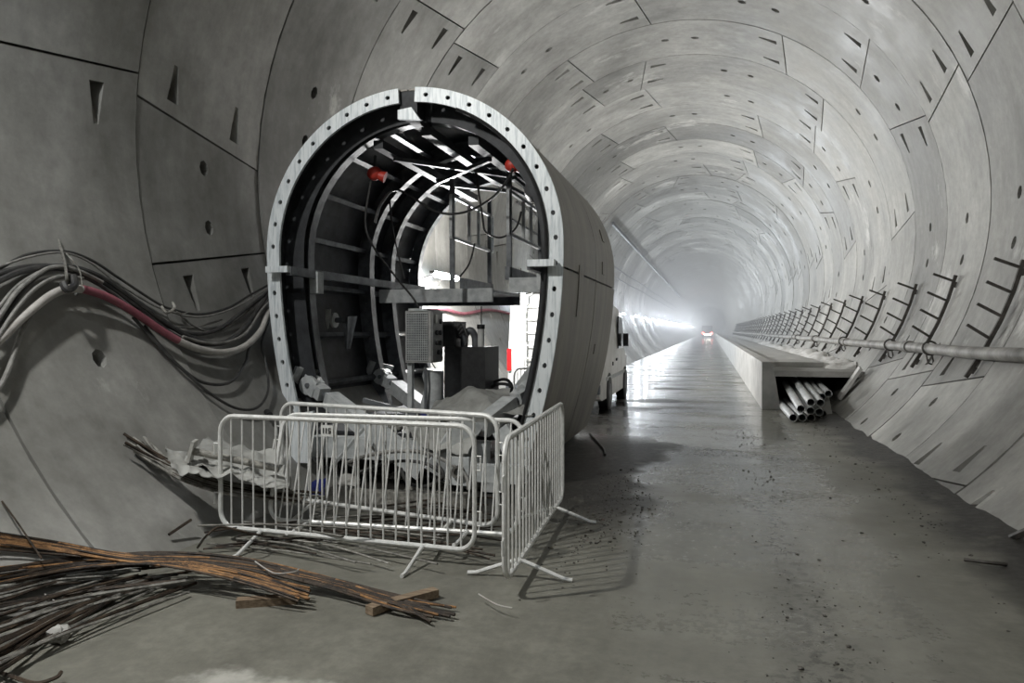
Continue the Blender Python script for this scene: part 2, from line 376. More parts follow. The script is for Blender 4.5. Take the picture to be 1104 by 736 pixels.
def seg_mesh(name, span, sk0, sk1, pock0, pock1):
    W = RW
    arc = math.radians(span) * R
    g = GAP
    def th(s, y):                                   # s metres along the arc
        f = s / arc; k = y / W - 0.5
        a0 = sk0 * k; a1 = span + sk1 * k
        return math.radians(a0 + (a1 - a0) * f)
    def fn(s, y, h):
        a = th(s, y); r = R + h
        return Vector((r * math.cos(a), y, r * math.sin(a)))
    ys = [g, 0.42, 0.59, 0.93, 1.145, 1.485, 1.655, W - g]
    ss = {g, arc - g}
    if pock0: ss |= {0.16, 0.56}
    if pock1: ss |= {arc - 0.16, arc - 0.56}
    mid = arc / 2; holes = [mid - 0.34, mid + 0.34]
    for h in holes: ss |= {h - 0.11, h + 0.11}
    ss = sorted(ss); full = [ss[0]]
    for a in ss[1:]:
        n = max(1, math.ceil((a - full[-1]) / 0.42)); b = full[-1]
        for k in range(1, n + 1): full.append(b + (a - b) * k / n)
    ss = full; mb = MB()
    def near(a, b): return abs(a - b) < 1e-6
    tap = {}                                        # taper: pocket narrows away from the joint
    def yy(i, j):
        y = ys[j]; s = ss[i]
        if (pock0 and near(s, 0.56)) or (pock1 and near(s, arc - 0.56)):
            if j in (1, 5): return y + 0.055
            if j in (2, 6): return y - 0.055
        return y
    for i in range(len(ss) - 1):
        for j in range(len(ys) - 1):
            s0, s1 = ss[i], ss[i + 1]
            if j in (1, 5) and ((pock0 and near(s0, 0.16)) or (pock1 and near(s1, arc - 0.16))):
                c = [(s0, yy(i, j)), (s1, yy(i + 1, j)), (s1, yy(i + 1, j + 1)), (s0, yy(i, j + 1))]
                d = [0.19, 0.008, 0.008, 0.19] if (pock0 and near(s0, 0.16)) else [0.008, 0.19, 0.19, 0.008]
                vs_ = [fn(a, b, 0) for a, b in c] + [fn(a, b, e) for (a, b), e in zip(c, d)]
                mb.add(vs_, [(4, 5, 6, 7)] + [(k, (k + 1) % 4, 4 + (k + 1) % 4, 4 + k) for k in range(4)]); continue
            if j == 3 and any(near(s0, h - 0.11) for h in holes):
                holecell(mb, fn, s0, s1, ys[j], ys[j + 1], 0.09, 0.075, 0.16); continue
            mb.add([fn(s0, yy(i, j), 0), fn(s1, yy(i + 1, j), 0), fn(s1, yy(i + 1, j + 1), 0), fn(s0, yy(i, j + 1), 0)], [(0, 1, 2, 3)])
    D = 0.21                                        # sides of the piece
    for i in range(len(ss) - 1):
        for y in (ys[0], ys[-1]):
            mb.add([fn(ss[i], y, 0), fn(ss[i + 1], y, 0), fn(ss[i + 1], y, D), fn(ss[i], y, D)], [(0, 1, 2, 3)])
    for s in (ss[0], ss[-1]):
        mb.add([fn(s, ys[0], 0), fn(s, ys[-1], 0), fn(s, ys[-1], D), fn(s, ys[0], D)], [(0, 1, 2, 3)])
    import bmesh
    me = bpy.data.meshes.new(name); me.from_pydata([tuple(p) for p in mb.v], [], mb.f)
    bm = bmesh.new(); bm.from_mesh(me); bmesh.ops.remove_doubles(bm, verts=bm.verts, dist=0.0005); bmesh.ops.recalc_face_normals(bm, faces=bm.faces)
    for f in bm.faces:                              # the exposed face looks at the axis everywhere
        c = f.calc_center_median()
        if all(math.hypot(v.co.x, v.co.z) < R + .001 for v in f.verts) and f.normal.dot(Vector((c.x, 0, c.z))) > 0: f.normal_flip()
    bm.to_mesh(me); bm.free()
    me.polygons.foreach_set('use_smooth', [True] * len(me.polygons))
    try: me.set_sharp_from_angle(angle=math.radians(30))
    except Exception: pass
    me.materials.append(M['conc']); return me
SEG_KEY = seg_mesh('key_segment', KEY, SK, -SK, False, False)
SEG_MID = seg_mesh('lining_segment', NSEG, -SK, -SK, True, False)
SEG_END = seg_mesh('lining_segment', NSEG, -SK, SK, True, True)
KEYANG = {-1: 40, 0: 101, 1: 177.3, 2: 65.2, 3: 309.5, 4: 309.0, 5: 24.3, 6: 289.5, 7: 101.4, 8: 26.2}
for k in range(-1, 30):
    key = KEYANG.get(k, None)
    if key is None: key = random.choice([24, 101, 177, 65, 140, 43, 120, 82, 215, 330]) + rnd(-2, 2)
    y0 = RY0 + RW * k; rs = 1 - 0.0032 * random.random()
    for q in range(7):
        a = key if q == 0 else key + KEY + NSEG * (q - 1)
        span = KEY if q == 0 else NSEG
        am = (a + 2) % 360
        if 232 < am and am + span - 4 < 308: continue               # wholly under the roadway
        me = SEG_KEY if q == 0 else (SEG_END if q == 6 else SEG_MID)
        o = bpy.data.objects.new('key_segment' if q == 0 else 'lining_segment', me); COL.objects.link(o); o.parent = wall
        o.location = (XC, y0, ZC); o.rotation_euler = (0, -math.radians(a), 0); o.scale = (rs + rnd(-.0008, .0008), 1, rs)

# ------------------------------------------------------------------ floor
mb = MB()
def floor_fn(i, j):
    y = Y_BACK + (Y_END - Y_BACK) * (i ** 2.2 if False else i)
    return None
ys = [Y_BACK, -10, -2] + [0.25 * k for k in range(0, 100)] + [25 + 3 * k for k in range(0, 26)] + [120, 160, Y_END]
nx = 34; xl, xr = -4.0, 2.44
vs_, fs = [], []
for y in ys:
    for j in range(nx + 1):
        x = xl + (xr - xl) * j / nx
        z = 0.006 * noise.noise((x * 0.9, y * 0.5, 0.3)) + (0.004 * noise.noise((x * 3, y * 2, 4)) if y < 14 else 0)
        e = max(0, (x - 1.6) / 0.8); z += 0.07 * e * e * (0.6 + 0.6 * noise.noise((x * 2, y * 1.3, 9)))
        if y > 60: z = 0
        vs_.append((x, y, z))
for i in range(len(ys) - 1):
    for j in range(nx):
        a = i * (nx + 1) + j; fs.append((a, a + 1, a + nx + 2, a + nx + 1))
mb.add(vs_, fs)
fl = mb.build('floor', 'floor', smooth=True, base=False); fl['kind'] = 'structure'; fl.location = (0, 0, 0)

def scatter(name, label, cat, n, fn, mkey, smin, smax):
    mb = MB()
    for _ in range(n):
        x, y = fn(); s = rnd(smin, smax) * (1 if random.random() < .9 else 2.0)
        mb.ball((x, y, s * .25), s, 5, 3, .3, (1, 1, .6))
    o = mb.build(name, mkey); return tag(o, label, cat, kind='stuff')
scatter('road_grit', 'dark loose grit strewn in a trail along the wet roadway', 'grit', 500,
        lambda: (0.55 + random.gauss(0, .16) + .12 * math.sin(random.random() * 9), rnd(3.2, 13)), 'gravel', .003, .008)
scatter('mud_grit', 'dark crumbs of mud and grit along the foot of the right wall', 'grit', 900,
        lambda: (min(2.3, 2.2 - abs(random.gauss(0, .3))), rnd(4, 17)), 'gravel', .004, .012)
scatter('mud_heap_crumbs', 'dark muddy crumbs on the floor right of the steel barrier', 'mud', 600,
        lambda: (-0.95 + random.gauss(0, .22), 6.9 + random.gauss(0, .9)), 'gravel', .003, .009)

# ================================================================== LAMPS
ORD = ['nearest', 'second', 'third', 'fourth', 'fifth', 'sixth', 'seventh', 'eighth', 'ninth', 'tenth', 'eleventh', 'twelfth']
def lamp(loc, power, label, group, side=-1, real=True, col=(1.0, 0.985, 0.955), aim=(1, 0, 0), glow=0, length=1.1):
    x, y, z = loc
    t = thing('tube_lamp', label, 'lamp', (x, y, z), 0, group)
    MB().box((side * .05, 0, .045), (.10, 1.25, .05)).build('housing', 'rack', t, local=True)
    m = MB().tube([(side * -.0, -.58, 0), (side * -.0, .58, 0)], .05, 10); m.build('tube', 'tube', t, local=True, smooth=True)
    a = math.atan2(z - ZC, x - XC); wl = Vector((XC + R * math.cos(a) - x, 0, ZC + R * math.sin(a) - z))
    for yy in (-.45, .45): MB().bar((0, yy, .05), (wl.x * .93, yy, wl.z * .93), .03, .012).build('bracket', 'rack', t, local=True)
    if real:                                            # light leaves the open front of the housing
        ld = bpy.data.lights.new('lamp_light', 'AREA'); ld.energy = power; ld.shape = 'RECTANGLE'; ld.size = .12; ld.size_y = length; ld.color = col
        lo = bpy.data.objects.new('lamp_light', ld); COL.objects.link(lo); lo.parent = t; lo.location = Vector(aim) * .06
        lo.rotation_euler = Vector(aim).to_track_quat('-Z', 'Y').to_euler()
    if glow:                                            # bare tube end lights the wall beside it too
        ld = bpy.data.lights.new('tube_light', 'POINT'); ld.energy = glow; ld.shadow_soft_size = .08; ld.color = col
        lo = bpy.data.objects.new('tube_light', ld); COL.objects.link(lo); lo.parent = t; lo.location = (-side * .2, 0, -.05)
    return t
for i, y in enumerate(LAMP_ROW):
    if i == 0: lab = 'bright wall lamp seen through the steel lining, glaring beside its work platform'
    elif i < 5: lab = '%s bluish tube lamp of the left wall row beyond the steel lining' % ORD[i]
    else: lab = 'far bluish tube lamp in the glaring row on the left wall'
    lamp((wallx(2.7, -1, .26 if i else .6), y, 2.7), LAMP_W * (.2, 1, .95, .85)[min(i, 3)], lab, 'left wall lamp row', col=(1.0, 0.985, 0.955) if i < 3 else (.9, .95, 1.0), aim=(.55, -.83, -.1) if i == 0 else (1, 0, .1), glow=560 if i == 0 else 0, length=.25 if i == 0 else 1.1)
for (x, y, z, pw) in LAMP_BACK:
    sd = -1 if x < XC else 1
    lamp((x, y, z), pw, 'tube lamp %s behind the viewer' % ('high on the left wall just' if z < 6 else 'added as fill under the tunnel crown'), 'lamps behind the viewer', sd, col=(1.0, 0.97, 0.9), aim=(.8, .08, -.6) if z < 6 else (0, .55, -.85), length=.35 if z < 6 else 1.1)

# ================================================================== RIGHT SIDE
# raised walkway
wk = thing('raised_walkway', 'raised concrete walkway with pale kerb wall running along the right side', 'walkway', (1.2, 16.5, 0))
y = 16.5; n = 0
while y < 215:
    L_ = 6.0 if y < 80 else 170.0
    y1 = min(y + L_, 220)
    m = MB().prism([(1.06, -.02), (1.44, -.02), (1.30, .86), (1.30, 1.0), (1.06, 1.0)], y + .01, y1 - .01, 'y'); m.build('kerb_panel', 'walk', wk)
    y = y1
y = 16.5
while y < 215:
    L_ = 4.0 if y < 60 else 200.0
    y1 = min(y + L_, 220)
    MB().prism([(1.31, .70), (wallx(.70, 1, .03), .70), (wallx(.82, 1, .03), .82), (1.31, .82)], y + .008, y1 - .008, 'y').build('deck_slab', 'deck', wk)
    y = y1
y = 18.4
while y < 215:
    L_ = 3.0 if y < 60 else 200.0
    y1 = min(y + L_, 220)
    MB().span((1.40, y + .01, .825), (2.55, y1 - .01, .93)).build('cover_plate', 'walk', wk)
    y = y1
# pale heap on the walkway by the wall
mb = MB()
def heap(i, j):
    yy = 17.4 + 30 * i ** 1.3; x = 2.45 + (wallx(1.1, 1, .02) - 2.45) * j
    b = math.sin(math.pi * min(1, j * .62)) ; k = .5 + .5 * noise.noise((yy * .9, 3.1, .2)) + .25 * noise.noise((yy * 2.6, x * 3, 1.2))
    z = .80 + max(0.0, b * k * .36 + (.05 * noise.noise((x * 9, yy * 5, 2)))) * min(1, (i * 30) ** .7)
    return Vector((min(x, wallx(z - .03, 1, .03)), yy, z))
mb.sheet(heap, 110, 12, .03)
tag(mb.build('spoil_heap', 'dust', smooth=True), 'lumpy white spoil heaped on the walkway against the right wall', 'spoil', kind='stuff')
# plank leaning beside the deck end
tag(MB().bar((2.55, 16.3, .28), (2.93, 16.2, .92), .06, .28, (0, 1, 0)).build('concrete_plank', 'walk'), 'short concrete plank leaning on the wall at the walkway end', 'plank')
tag(MB().prism([(15.4, .0), (16.4, .0), (16.45, .38), (15.9, .34)], 1.98, 2.30, 'x').build('concrete_offcut', 'deck'), 'dark wedge of concrete on the floor below the walkway deck', 'offcut')
# conduits under the deck
ends = [(1.46, 14.25, .085, 1.36, .42), (1.62, 14.3, .085, 1.58, .085), (1.60, 14.35, .24, 1.45, .36), (1.78, 14.45, .20, 1.66, .22), (1.79, 14.5, .35, 1.60, .46),
        (1.96, 14.55, .34, 1.78, .46), (1.94, 14.55, .17, 1.88, .17), (1.78, 14.4, .075, 1.75, .075), (2.06, 15.0, .09, 2.05, .09), (2.10, 15.4, .38, 2.06, .38), (2.26, 15.7, .42, 2.22, .42)]
CL = ['leftmost pale conduit of the pile, tipped upward beside the kerb', 'second pale conduit on the floor of the pile under the walkway', 'pale conduit in the upper left of the pile under the walkway',
      'short-looking conduit in the middle of the pile below two pale ones', 'middle pale conduit on top of the pile under the walkway', 'right-hand pale conduit on top of the pile under the walkway',
      'conduit in shade at the right of the middle layer of the pile', 'dark conduit lying lowest in the middle of the pile', 'dark conduit lying lowest at the right of the pile',
      'shaded conduit set back to the right of the pile', 'rightmost shaded conduit set back under the walkway deck']
for (x, y, z, x2, z2), lab in zip(ends, CL):
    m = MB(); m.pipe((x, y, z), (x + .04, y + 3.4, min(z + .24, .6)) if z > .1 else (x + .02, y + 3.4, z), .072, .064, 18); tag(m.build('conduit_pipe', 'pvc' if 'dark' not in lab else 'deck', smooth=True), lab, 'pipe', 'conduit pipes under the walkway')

# service pipe on the right wall
PX, PZ = wallx(1.4, 1, .16), 1.40
sp = thing('service_pipe', 'long dusty steel pipe slung along the right wall below the brackets', 'pipe', (PX, 10, PZ))
y = 2.0
k = 0
while y < 120:
    y1 = y + (6.0 if y < 60 else 60)
    wob = .02 * math.sin(k * 1.7)
    MB().tube([(PX, y, PZ + wob), (PX, (y + y1) / 2, PZ - .02), (PX, y1, PZ + .02 * math.sin((k + 1) * 1.7))], .082, 16).build('pipe_length', 'pipe', sp, smooth=True)
    if y < 60:
        MB().tube([(PX, y1 - .12, PZ + .02 * math.sin((k + 1) * 1.7)), (PX, y1 + .12, PZ + .02 * math.sin((k + 1) * 1.7))], .102, 16).build('coupling', 'pipe', sp, smooth=True)
    y = y1; k += 1
for i, yy in enumerate([12.7, 15.3, 20.4, 25.5, 30.6]):
    t = thing('pipe_hanger', ['%s dark chain loop holding the service pipe on the right wall' % ORD[i]][0], 'hanger', (PX, yy, PZ), 0, 'pipe hangers on the right wall')
    ring = [(PX + .105 * math.cos(a), yy, PZ + .105 * math.sin(a)) for a in [2 * math.pi * q / 14 for q in range(15)]]
    MB().tube(ring, .016, 6, False).build('loop', 'rack', t, smooth=True)
    MB().tube(smooth_path([(PX - .05, yy, PZ - .1), (PX - .03, yy - .04, PZ - .22), (PX + .04, yy - .02, PZ - .24), (PX + .03, yy, PZ - .1)], 5), .014, 6).build('chain_tail', 'rack', t, smooth=True)

# cable racks: spine along the wall with four prongs
def make_rack(y):
    t = thing('cable_rack', 'x', 'bracket', (0, y, 0), 0, 'cable racks on the right wall')
    pts = [bore(p, 0, .075) for p in (346.8, 342, 337, 332, 327)]
    m = MB()
    for a, b in zip(pts, pts[1:]):
        m.bar(a, b, .05, .045, (0, 1, 0))
    for p in (345, 328.5): m.bar(bore(p, 0, .075), bore(p, 0, .03), .09, .05, (0, 1, 0))
    m.build('spine', 'rack', t, local=True)
    for p in (345.6, 341.6, 337.7, 333.9):
        a = bore(p, 0, .08); b = bore(p + .6, 0, .40)
        m = MB().bar(a, b, .035, .04, (0, 1, 0)); m.build('prong', 'rack', t, local=True)
    return t
proto = make_rack(10.7)
for i in range(42):
    o = proto if i == 0 else copy_tree(proto)
    o.location.y = 10.7 + 2.56 * i + (rnd(-.12, .12) if i else 0)
    if i < 12: o['label'] = '%s dark four-pronged cable rack on the right wall, counting from the photo\'s right edge' % (ORD[i] if i else 'first')
    else: o['label'] = 'far dark cable rack in the crowded lattice on the right wall'

# ================================================================== LEFT FAR: tray and cables on the wall
ty = thing('cable_tray', 'long straight cable tray high on the far left wall', 'tray', bore(140, 34, .1))
for k in range(14):
    y0 = 34 + 6 * k
    MB().bar(bore(140.5, y0 + .03, .16), bore(140.5, y0 + 5.97, .16), .10, .16).build('tray_length', 'rib', ty)
for nm, ph, lab in ((0, 160, 'upper thin cable strung along the far left wall below the tray'), (1, 166, 'lower thin cable strung along the far left wall below the tray')):
    pts = [bore(ph + .35 * math.sin(k * 1.1), 20 + 4 * k, .06) for k in range(26)]
    tag(MB().tube(pts, .03, 6).build('power_cable', 'cable', smooth=True), lab, 'cable')

# ================================================================== STEEL LINING (cross-passage ring)
LX, LZ, LR, LL, LZ0 = -3.21, 2.58, 1.74, 7.0, 0.12
A0 = math.asin((LZ - LZ0) / LL); LA = A0 * LL; LC = math.pi * LR; LT = 2 * LA + LC
Y0L, Y1L = 7.5, 11.7
def prof(s, d=0.0):
    if s < LA:
        a = A0 * (1 - s / LA); return (LX + (LL - LR) - (LL - d) * math.cos(a), LZ - (LL - d) * math.sin(a))
    if s < LA + LC:
        a = math.pi - (s - LA) / LR; return (LX + (LR - d) * math.cos(a), LZ + (LR - d) * math.sin(a))
    a = (s - LA - LC) / LL; return (LX - (LL - LR) + (LL - d) * math.cos(a), LZ - (LL - d) * math.sin(a))
def pr(s, d, y):
    x, z = prof(s, d); return Vector((x, y, z))
STOP = LA + LC / 2                                    # the crown
ln = thing('steel_lining', 'open-ended horseshoe steel lining ring standing against the left wall behind barriers', 'steel lining', (LX, (Y0L + Y1L) / 2, 0))
def strip(mb, s0, s1, A, B, n=40):
    """surface between two curves A=(d,y), B=(d,y) along the profile"""
    for i in range(n):
        a, b = s0 + (s1 - s0) * i / n, s0 + (s1 - s0) * (i + 1) / n
        mb.add([pr(a, *A), pr(b, *A), pr(b, *B), pr(a, *B)], [(0, 1, 2, 3)])
def flange(s0, s1, name):
    mb = MB(); d0, d1 = 0.0, 0.16; n = int((s1 - s0) / .26)
    for i in range(n):
        a, b = s0 + (s1 - s0) * i / n, s0 + (s1 - s0) * (i + 1) / n; c = (a + b) / 2
        fn = lambda s, d, h: pr(s, d, Y0L + h)
        mb.add([fn(a, d0, 0), fn(c - .06, d0, 0), fn(c - .06, d1, 0), fn(a, d1, 0)], [(0, 1, 2, 3)])
        mb.add([fn(b, d0, 0), fn(c + .06, d0, 0), fn(c + .06, d1, 0), fn(b, d1, 0)], [(0, 1, 2, 3)])
        holecell(mb, fn, c - .06, c + .06, d0, d1, .03, .024, .035, False)
    strip(mb, s0, s1, (d0, Y0L), (d0, Y0L + .035)); strip(mb, s0, s1, (d1, Y0L), (d1, Y0L + .035))
    for s in (s0, s1): mb.add([pr(s, d0, Y0L), pr(s, d1, Y0L), pr(s, d1, Y0L + .035), pr(s, d0, Y0L + .035)], [(0, 1, 2, 3)])
    return mb.build(name, 'flange', ln)
flange(0, STOP - .10, 'front_flange'); flange(STOP + .10, LT, 'front_flange')
# hole liners are seen against the dark channel web
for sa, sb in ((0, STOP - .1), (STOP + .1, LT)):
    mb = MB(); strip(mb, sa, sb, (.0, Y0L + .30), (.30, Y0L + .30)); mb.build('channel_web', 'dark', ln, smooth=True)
# crown block in the gap of the flange
MB().span((LX - .10, Y0L + .06, LZ + LR - .30), (LX + .10, Y0L + .5, LZ + LR - .02)).build('crown_block', 'dark', ln)
MB().prism([(LX - .10, LZ + LR - .34), (LX + .16, LZ + LR - .36), (LX + .06, LZ + LR - .22), (LX - .10, LZ + LR - .24)], Y0L - .01, Y0L + .05, 'y').build('crown_plate', 'flange', ln)
# outer skin panels: seams run round the ring and along it
def skin(s0, s1, y0, y1, mkey='skin', d=0.0, th=.02, name='skin_panel', n=14):
    mb = MB(); g = .012 if name == 'skin_panel' else 0
    strip(mb, s0 + g, s1 - g, (d, y0 + g), (d, y1 - g), n); strip(mb, s0 + g, s1 - g, (d + th, y0 + g), (d + th, y1 - g), n)
    strip(mb, s0 + g, s1 - g, (d, y0 + g), (d + th, y0 + g), n); strip(mb, s0 + g, s1 - g, (d, y1 - g), (d + th, y1 - g), n)
    for s in (s0 + g, s1 - g): mb.add([pr(s, d, y0 + g), pr(s, d + th, y0 + g), pr(s, d + th, y1 - g), pr(s, d, y1 - g)], [(0, 1, 2, 3)])
    return mb.build(name, mkey, ln, smooth=True)
SS = [0, LA * .9, LA + LC * .24, STOP, LA + LC * .70, LA + LC + .25, LT]
for y0, y1 in ((Y0L + .036, 9.75), (9.75, Y1L)):
    for a, b in zip(SS, SS[1:]): skin(a, b, y0, y1)
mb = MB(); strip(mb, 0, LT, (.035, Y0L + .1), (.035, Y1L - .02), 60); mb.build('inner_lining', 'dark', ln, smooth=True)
# raised access plates and lugs on the right flank
for (sa, sb, ya, yb) in ((LA + LC + .15, LA + LC + .75, 8.45, 8.75), (LA + LC - .05, LA + LC + .12, 10.3, 10.5), (LA + LC - .55, LA + LC - .38, 10.6, 10.8), (LA + LC + 1.1, LA + LC + 1.24, 10.2, 10.4)):
    skin(sa, sb, ya, yb, d=-.012, th=.012, name='access_plate', n=3)
# ribs
def rib(y, depth=.24, fw=.14, mk='rib'):
    mb = MB(); d0, d1 = .035, depth
    for yy in (y - .008, y + .008): strip(mb, 0, LT, (d0, yy), (d1, yy), 54)
    strip(mb, 0, LT, (d1, y - fw / 2), (d1, y + fw / 2), 54); strip(mb, 0, LT, (d1 - .014, y - fw / 2), (d1 - .014, y + fw / 2), 54)
    strip(mb, 0, LT, (d1, y - fw / 2), (d1 - .014, y - fw / 2), 54); strip(mb, 0, LT, (d1, y + fw / 2), (d1 - .014, y + fw / 2), 54)
    for i in range(40):
        p = pr(.15 + i * (LT - .3) / 39, d0 + .10, y); mb.tube([p - Vector((0, .03, 0)), p + Vector((0, .03, 0))], .018, 6)
    return mb.build('rib', mk, ln, smooth=True)
rib(8.02, .27); rib(9.72, .25); rib(10.45, .25); rib(11.6, .22)
# stringers along the ring between the ribs
for k in range(15):
    s = .9 + k * (LT - 1.8) / 14
    if abs(s - STOP) < .1: continue
    c = pr(s, .13, 0); a = Vector((c.x, Y0L + .3, c.z)); b = Vector((c.x, Y1L - .1, c.z))
    MB().bar(a, b, .06, .06, (c.x - LX, 0, c.z - LZ)).build('stringer', 'rib', ln)
# heavier roof beams
for dx in (-.55, .05, .62):
    z = LZ + math.sqrt((LR - .36) ** 2 - dx * dx)
    MB().bar((LX + dx, 7.95, z), (LX + dx, 11.6, z), .12, .10).build('roof_beam', 'dark', ln)
for (x0, y0_, x1, y1_) in ((-.55, 8.4, .62, 9.6), (.62, 8.6, -.55, 9.9), (.05, 9.8, .95, 11.2), (.62, 9.7, 1.05, 11.3), (-.55, 10.0, .05, 11.4)):
    z0 = LZ + math.sqrt(max(.2, (LR - .42) ** 2 - x0 * x0)); z1 = LZ + math.sqrt(max(.2, (LR - .42) ** 2 - x1 * x1))
    MB().bar((LX + x0, y0_, z0), (LX + x1, y1_, z1), .05, .05).build('roof_brace', 'rib', ln)
# black seal along the inner right edge of the flange
pts = [pr(LA + LC * .62 + (LT - LA - LC * .62) * i / 40, .175, Y0L - .01) for i in range(41)]
MB().tube(pts, .02, 6).build('rubber_seal', 'black', ln, smooth=True)
# side rails
for sgn in (-1, 1):
    x = LX + sgn * (LR - .33)
    MB().span((x - .035, 7.42, 2.30), (x + .035, 11.5, 2.40)).build('side_rail', 'rib', ln)
    MB().span((x - .06, 7.96, 2.12), (x + .06, 8.10, 2.38)).build('rail_bracket', 'grey', ln)
    MB().span((x - (.02 if sgn > 0 else .26), 7.36, 2.33), (x + (.26 if sgn > 0 else .02), 7.46, 2.40)).build('rail_bracket', 'flange', ln)
# base frame
for x in (LX - 1.05, LX + 1.05): MB().span((x - .10, 7.2, .02), (x + .10, 11.6, .30)).build('skid_beam', 'grey', ln)
for y in (7.25, 9.0, 10.8): MB().span((LX - 1.0, y - .09, .30), (LX + 1.0, y + .09, .52)).build('cross_beam', 'grey', ln)
MB().span((LX - 1.25, 7.4, .52), (LX + 1.25, 11.5, .56)).build('floor_plate', 'dark', ln)

# hydraulic rams
def ram(p, q, label, rb=.09, base_dir=None):
    p, q = Vector(p), Vector(q); d = (q - p).normalized()
    t = thing('hydraulic_ram', label, 'ram', p, 0, 'grey hydraulic rams in the lining')
    side = d.cross(Vector((0, 1, 0))).normalized()
    # clevis: back plate and two cheeks with pin
    MB().bar(p - d * .14 - side * .02, p - d * .10 - side * .02, .34, .40, (0, 1, 0)).build('back_plate', 'grey', t)
    c = MB()
    for yy in (-.075, .075): c.bar(p - d * .10 + Vector((0, yy, 0)), p + d * .16 + Vector((0, yy, 0)), .19, .025, (0, 1, 0))
    c.tube([p + Vector((0, -.09, 0)) + d * .02, p + Vector((0, .09, 0)) + d * .02], .115, 14)
    c.build('clevis', 'grey', t, smooth=True)
    MB().tube([p + Vector((0, -.11, 0)) + d * .02, p + Vector((0, .11, 0)) + d * .02], .03, 10).build('pin', 'rib', t, smooth=True)
    l = (q - p).length
    MB().box(p + d * .22, (.15, .15, .15), d.to_track_quat('Y', 'Z').to_matrix()).build('yoke', 'grey', t)
    MB().tube([p + d * .22, p + d * min(.5, l * .45)], .04, 12).build('rod', 'rib', t, smooth=True)
    MB().bar(p + d * min(.42, l * .4), q, rb * 2, rb * 2).build('barrel', 'grey', t)
    return t
ram(ony(335, 414, 7.85), ony(408, 470, 7.3), 'grey hydraulic ram slanting from the lining\'s left side towards the tarpaulin')
ram(ony(412, 405, 9.75), ony(462, 444, 9.0), 'smaller grey hydraulic ram deeper inside, left of the control box post')
ram(ony(572, 419, 8.1), ony(517, 462, 7.25), 'grey hydraulic ram slanting down from the lining\'s right side')

# work platforms with hanging guard frames
def platform(label, x0, x1, y0, y1, frame_x, posts, zt=2.24):
    t = thing('work_platform', label, 'platform', ((x0 + x1) / 2, (y0 + y1) / 2, zt))
    MB().span((x0, y0, zt - .04), (x1, y1, zt)).build('deck', 'rib', t)
    MB().span((x0, y0 - .06, zt - .17), (x1, y0, zt + .02)).build('front_beam', 'grey', t)
    MB().span((x0, y1, zt - .17), (x1, y1 + .06, zt + .02)).build('rear_beam', 'rib', t)
    MB().span((frame_x - .03, y0, zt), (frame_x + .03, y1, zt + .17)).build('toe_board', 'rib', t)
    for yy in posts: MB().span((frame_x - .03, yy - .03, zt), (frame_x + .03, yy + .03, 3.72)).build('post', 'rib', t)
    fr = MB()
    ya, yb = posts[0] - .05, posts[-1] + .15
    for z in (2.93, 3.49): fr.span((frame_x - .02, ya, z - .02), (frame_x + .02, yb, z + .02))
    for yy in (ya, (ya + yb) / 2 - .2, (ya + yb) / 2 + .25, yb): fr.span((frame_x - .02, yy - .02, 2.93), (frame_x + .02, yy + .02, 3.49))
    fr.build('guard_frame', 'grey', t)
    return t
platform('left steel work platform inside the lining with hanging guard frame', -4.62, -2.92, 9.85, 11.3, -3.38, (9.35 + .1, 11.2))
platform('right steel work platform inside the lining beside the seal edge', -2.5, -1.66, 9.2, 11.3, -2.54, (9.3, 11.1), 2.33)

# control box on its stand
cb = ony(450, 362, 8.7)
t = thing('control_box', 'grey perforated control box with socket panel on a steel post', 'control box', (cb.x, 8.7, .56))
x0 = ony(437, 362, 8.6).x; x1 = ony(463, 362, 8.6).x; zt = ony(450, 335, 8.6).z; zb = ony(450, 391, 8.6).z
MB().span((x0, 8.6, zb), (x1 + .02, 9.0, zt)).build('body', 'panel', t)
m = MB()
nxh, nzh = 12, 20
for i in range(nxh + 1): m.span((x0 + .02 + (x1 - x0 - .04) * i / nxh - .004, 8.585, zb + .03), (x0 + .02 + (x1 - x0 - .04) * i / nxh + .004, 8.60, zt - .03))
for j in range(nzh + 1):
    z = zb + .03 + (zt - zb - .06) * j / nzh; m.span((x0 + .02, 8.585, z - .004), (x1 - .02, 8.60, z + .004))
m.build('mesh_grille', 'grey', t)
MB().span((x0 + .02, 8.596, zb + .03), (x1 - .02, 8.599, zt - .03)).build('grille_backing', 'dark', t)
MB().span((x0 + .05, 8.58, zt), (x1 - .02, 9.0, zt + .03)).build('lid', 'grey', t)
sp_ = MB().span((x1 + .005, 8.62, zb + .02), (x1 + .035, 8.98, zt - .01)).build('socket_panel', 'panel', t)
for (yy, zz, mk) in ((8.75, .84, 'plate'), (8.87, .80, 'black'), (8.74, .58, 'black'), (8.86, .58, 'black'), (8.74, .38, 'black'), (8.86, .38, 'black'), (8.8, .2, 'black')):
    z = zb + (zt - zb) * zz
    if mk == 'plate': MB().span((x1 + .03, yy - .04, z - .05), (x1 + .06, yy + .04, z + .06)).build('switch', mk, sp_)
    else: MB().tube([(x1 + .03, yy, z), (x1 + .06, yy, z)], .032, 10).build('socket', mk, sp_)
MB().span((x0 + .0, 8.66, .56), (x0 + .06, 8.74, zb + .1)).build('post', 'grey', t)
MB().span((x0 + .22, 8.68, .56), (x0 + .25, 8.71, zb + .02)).build('post', 'rib', t)
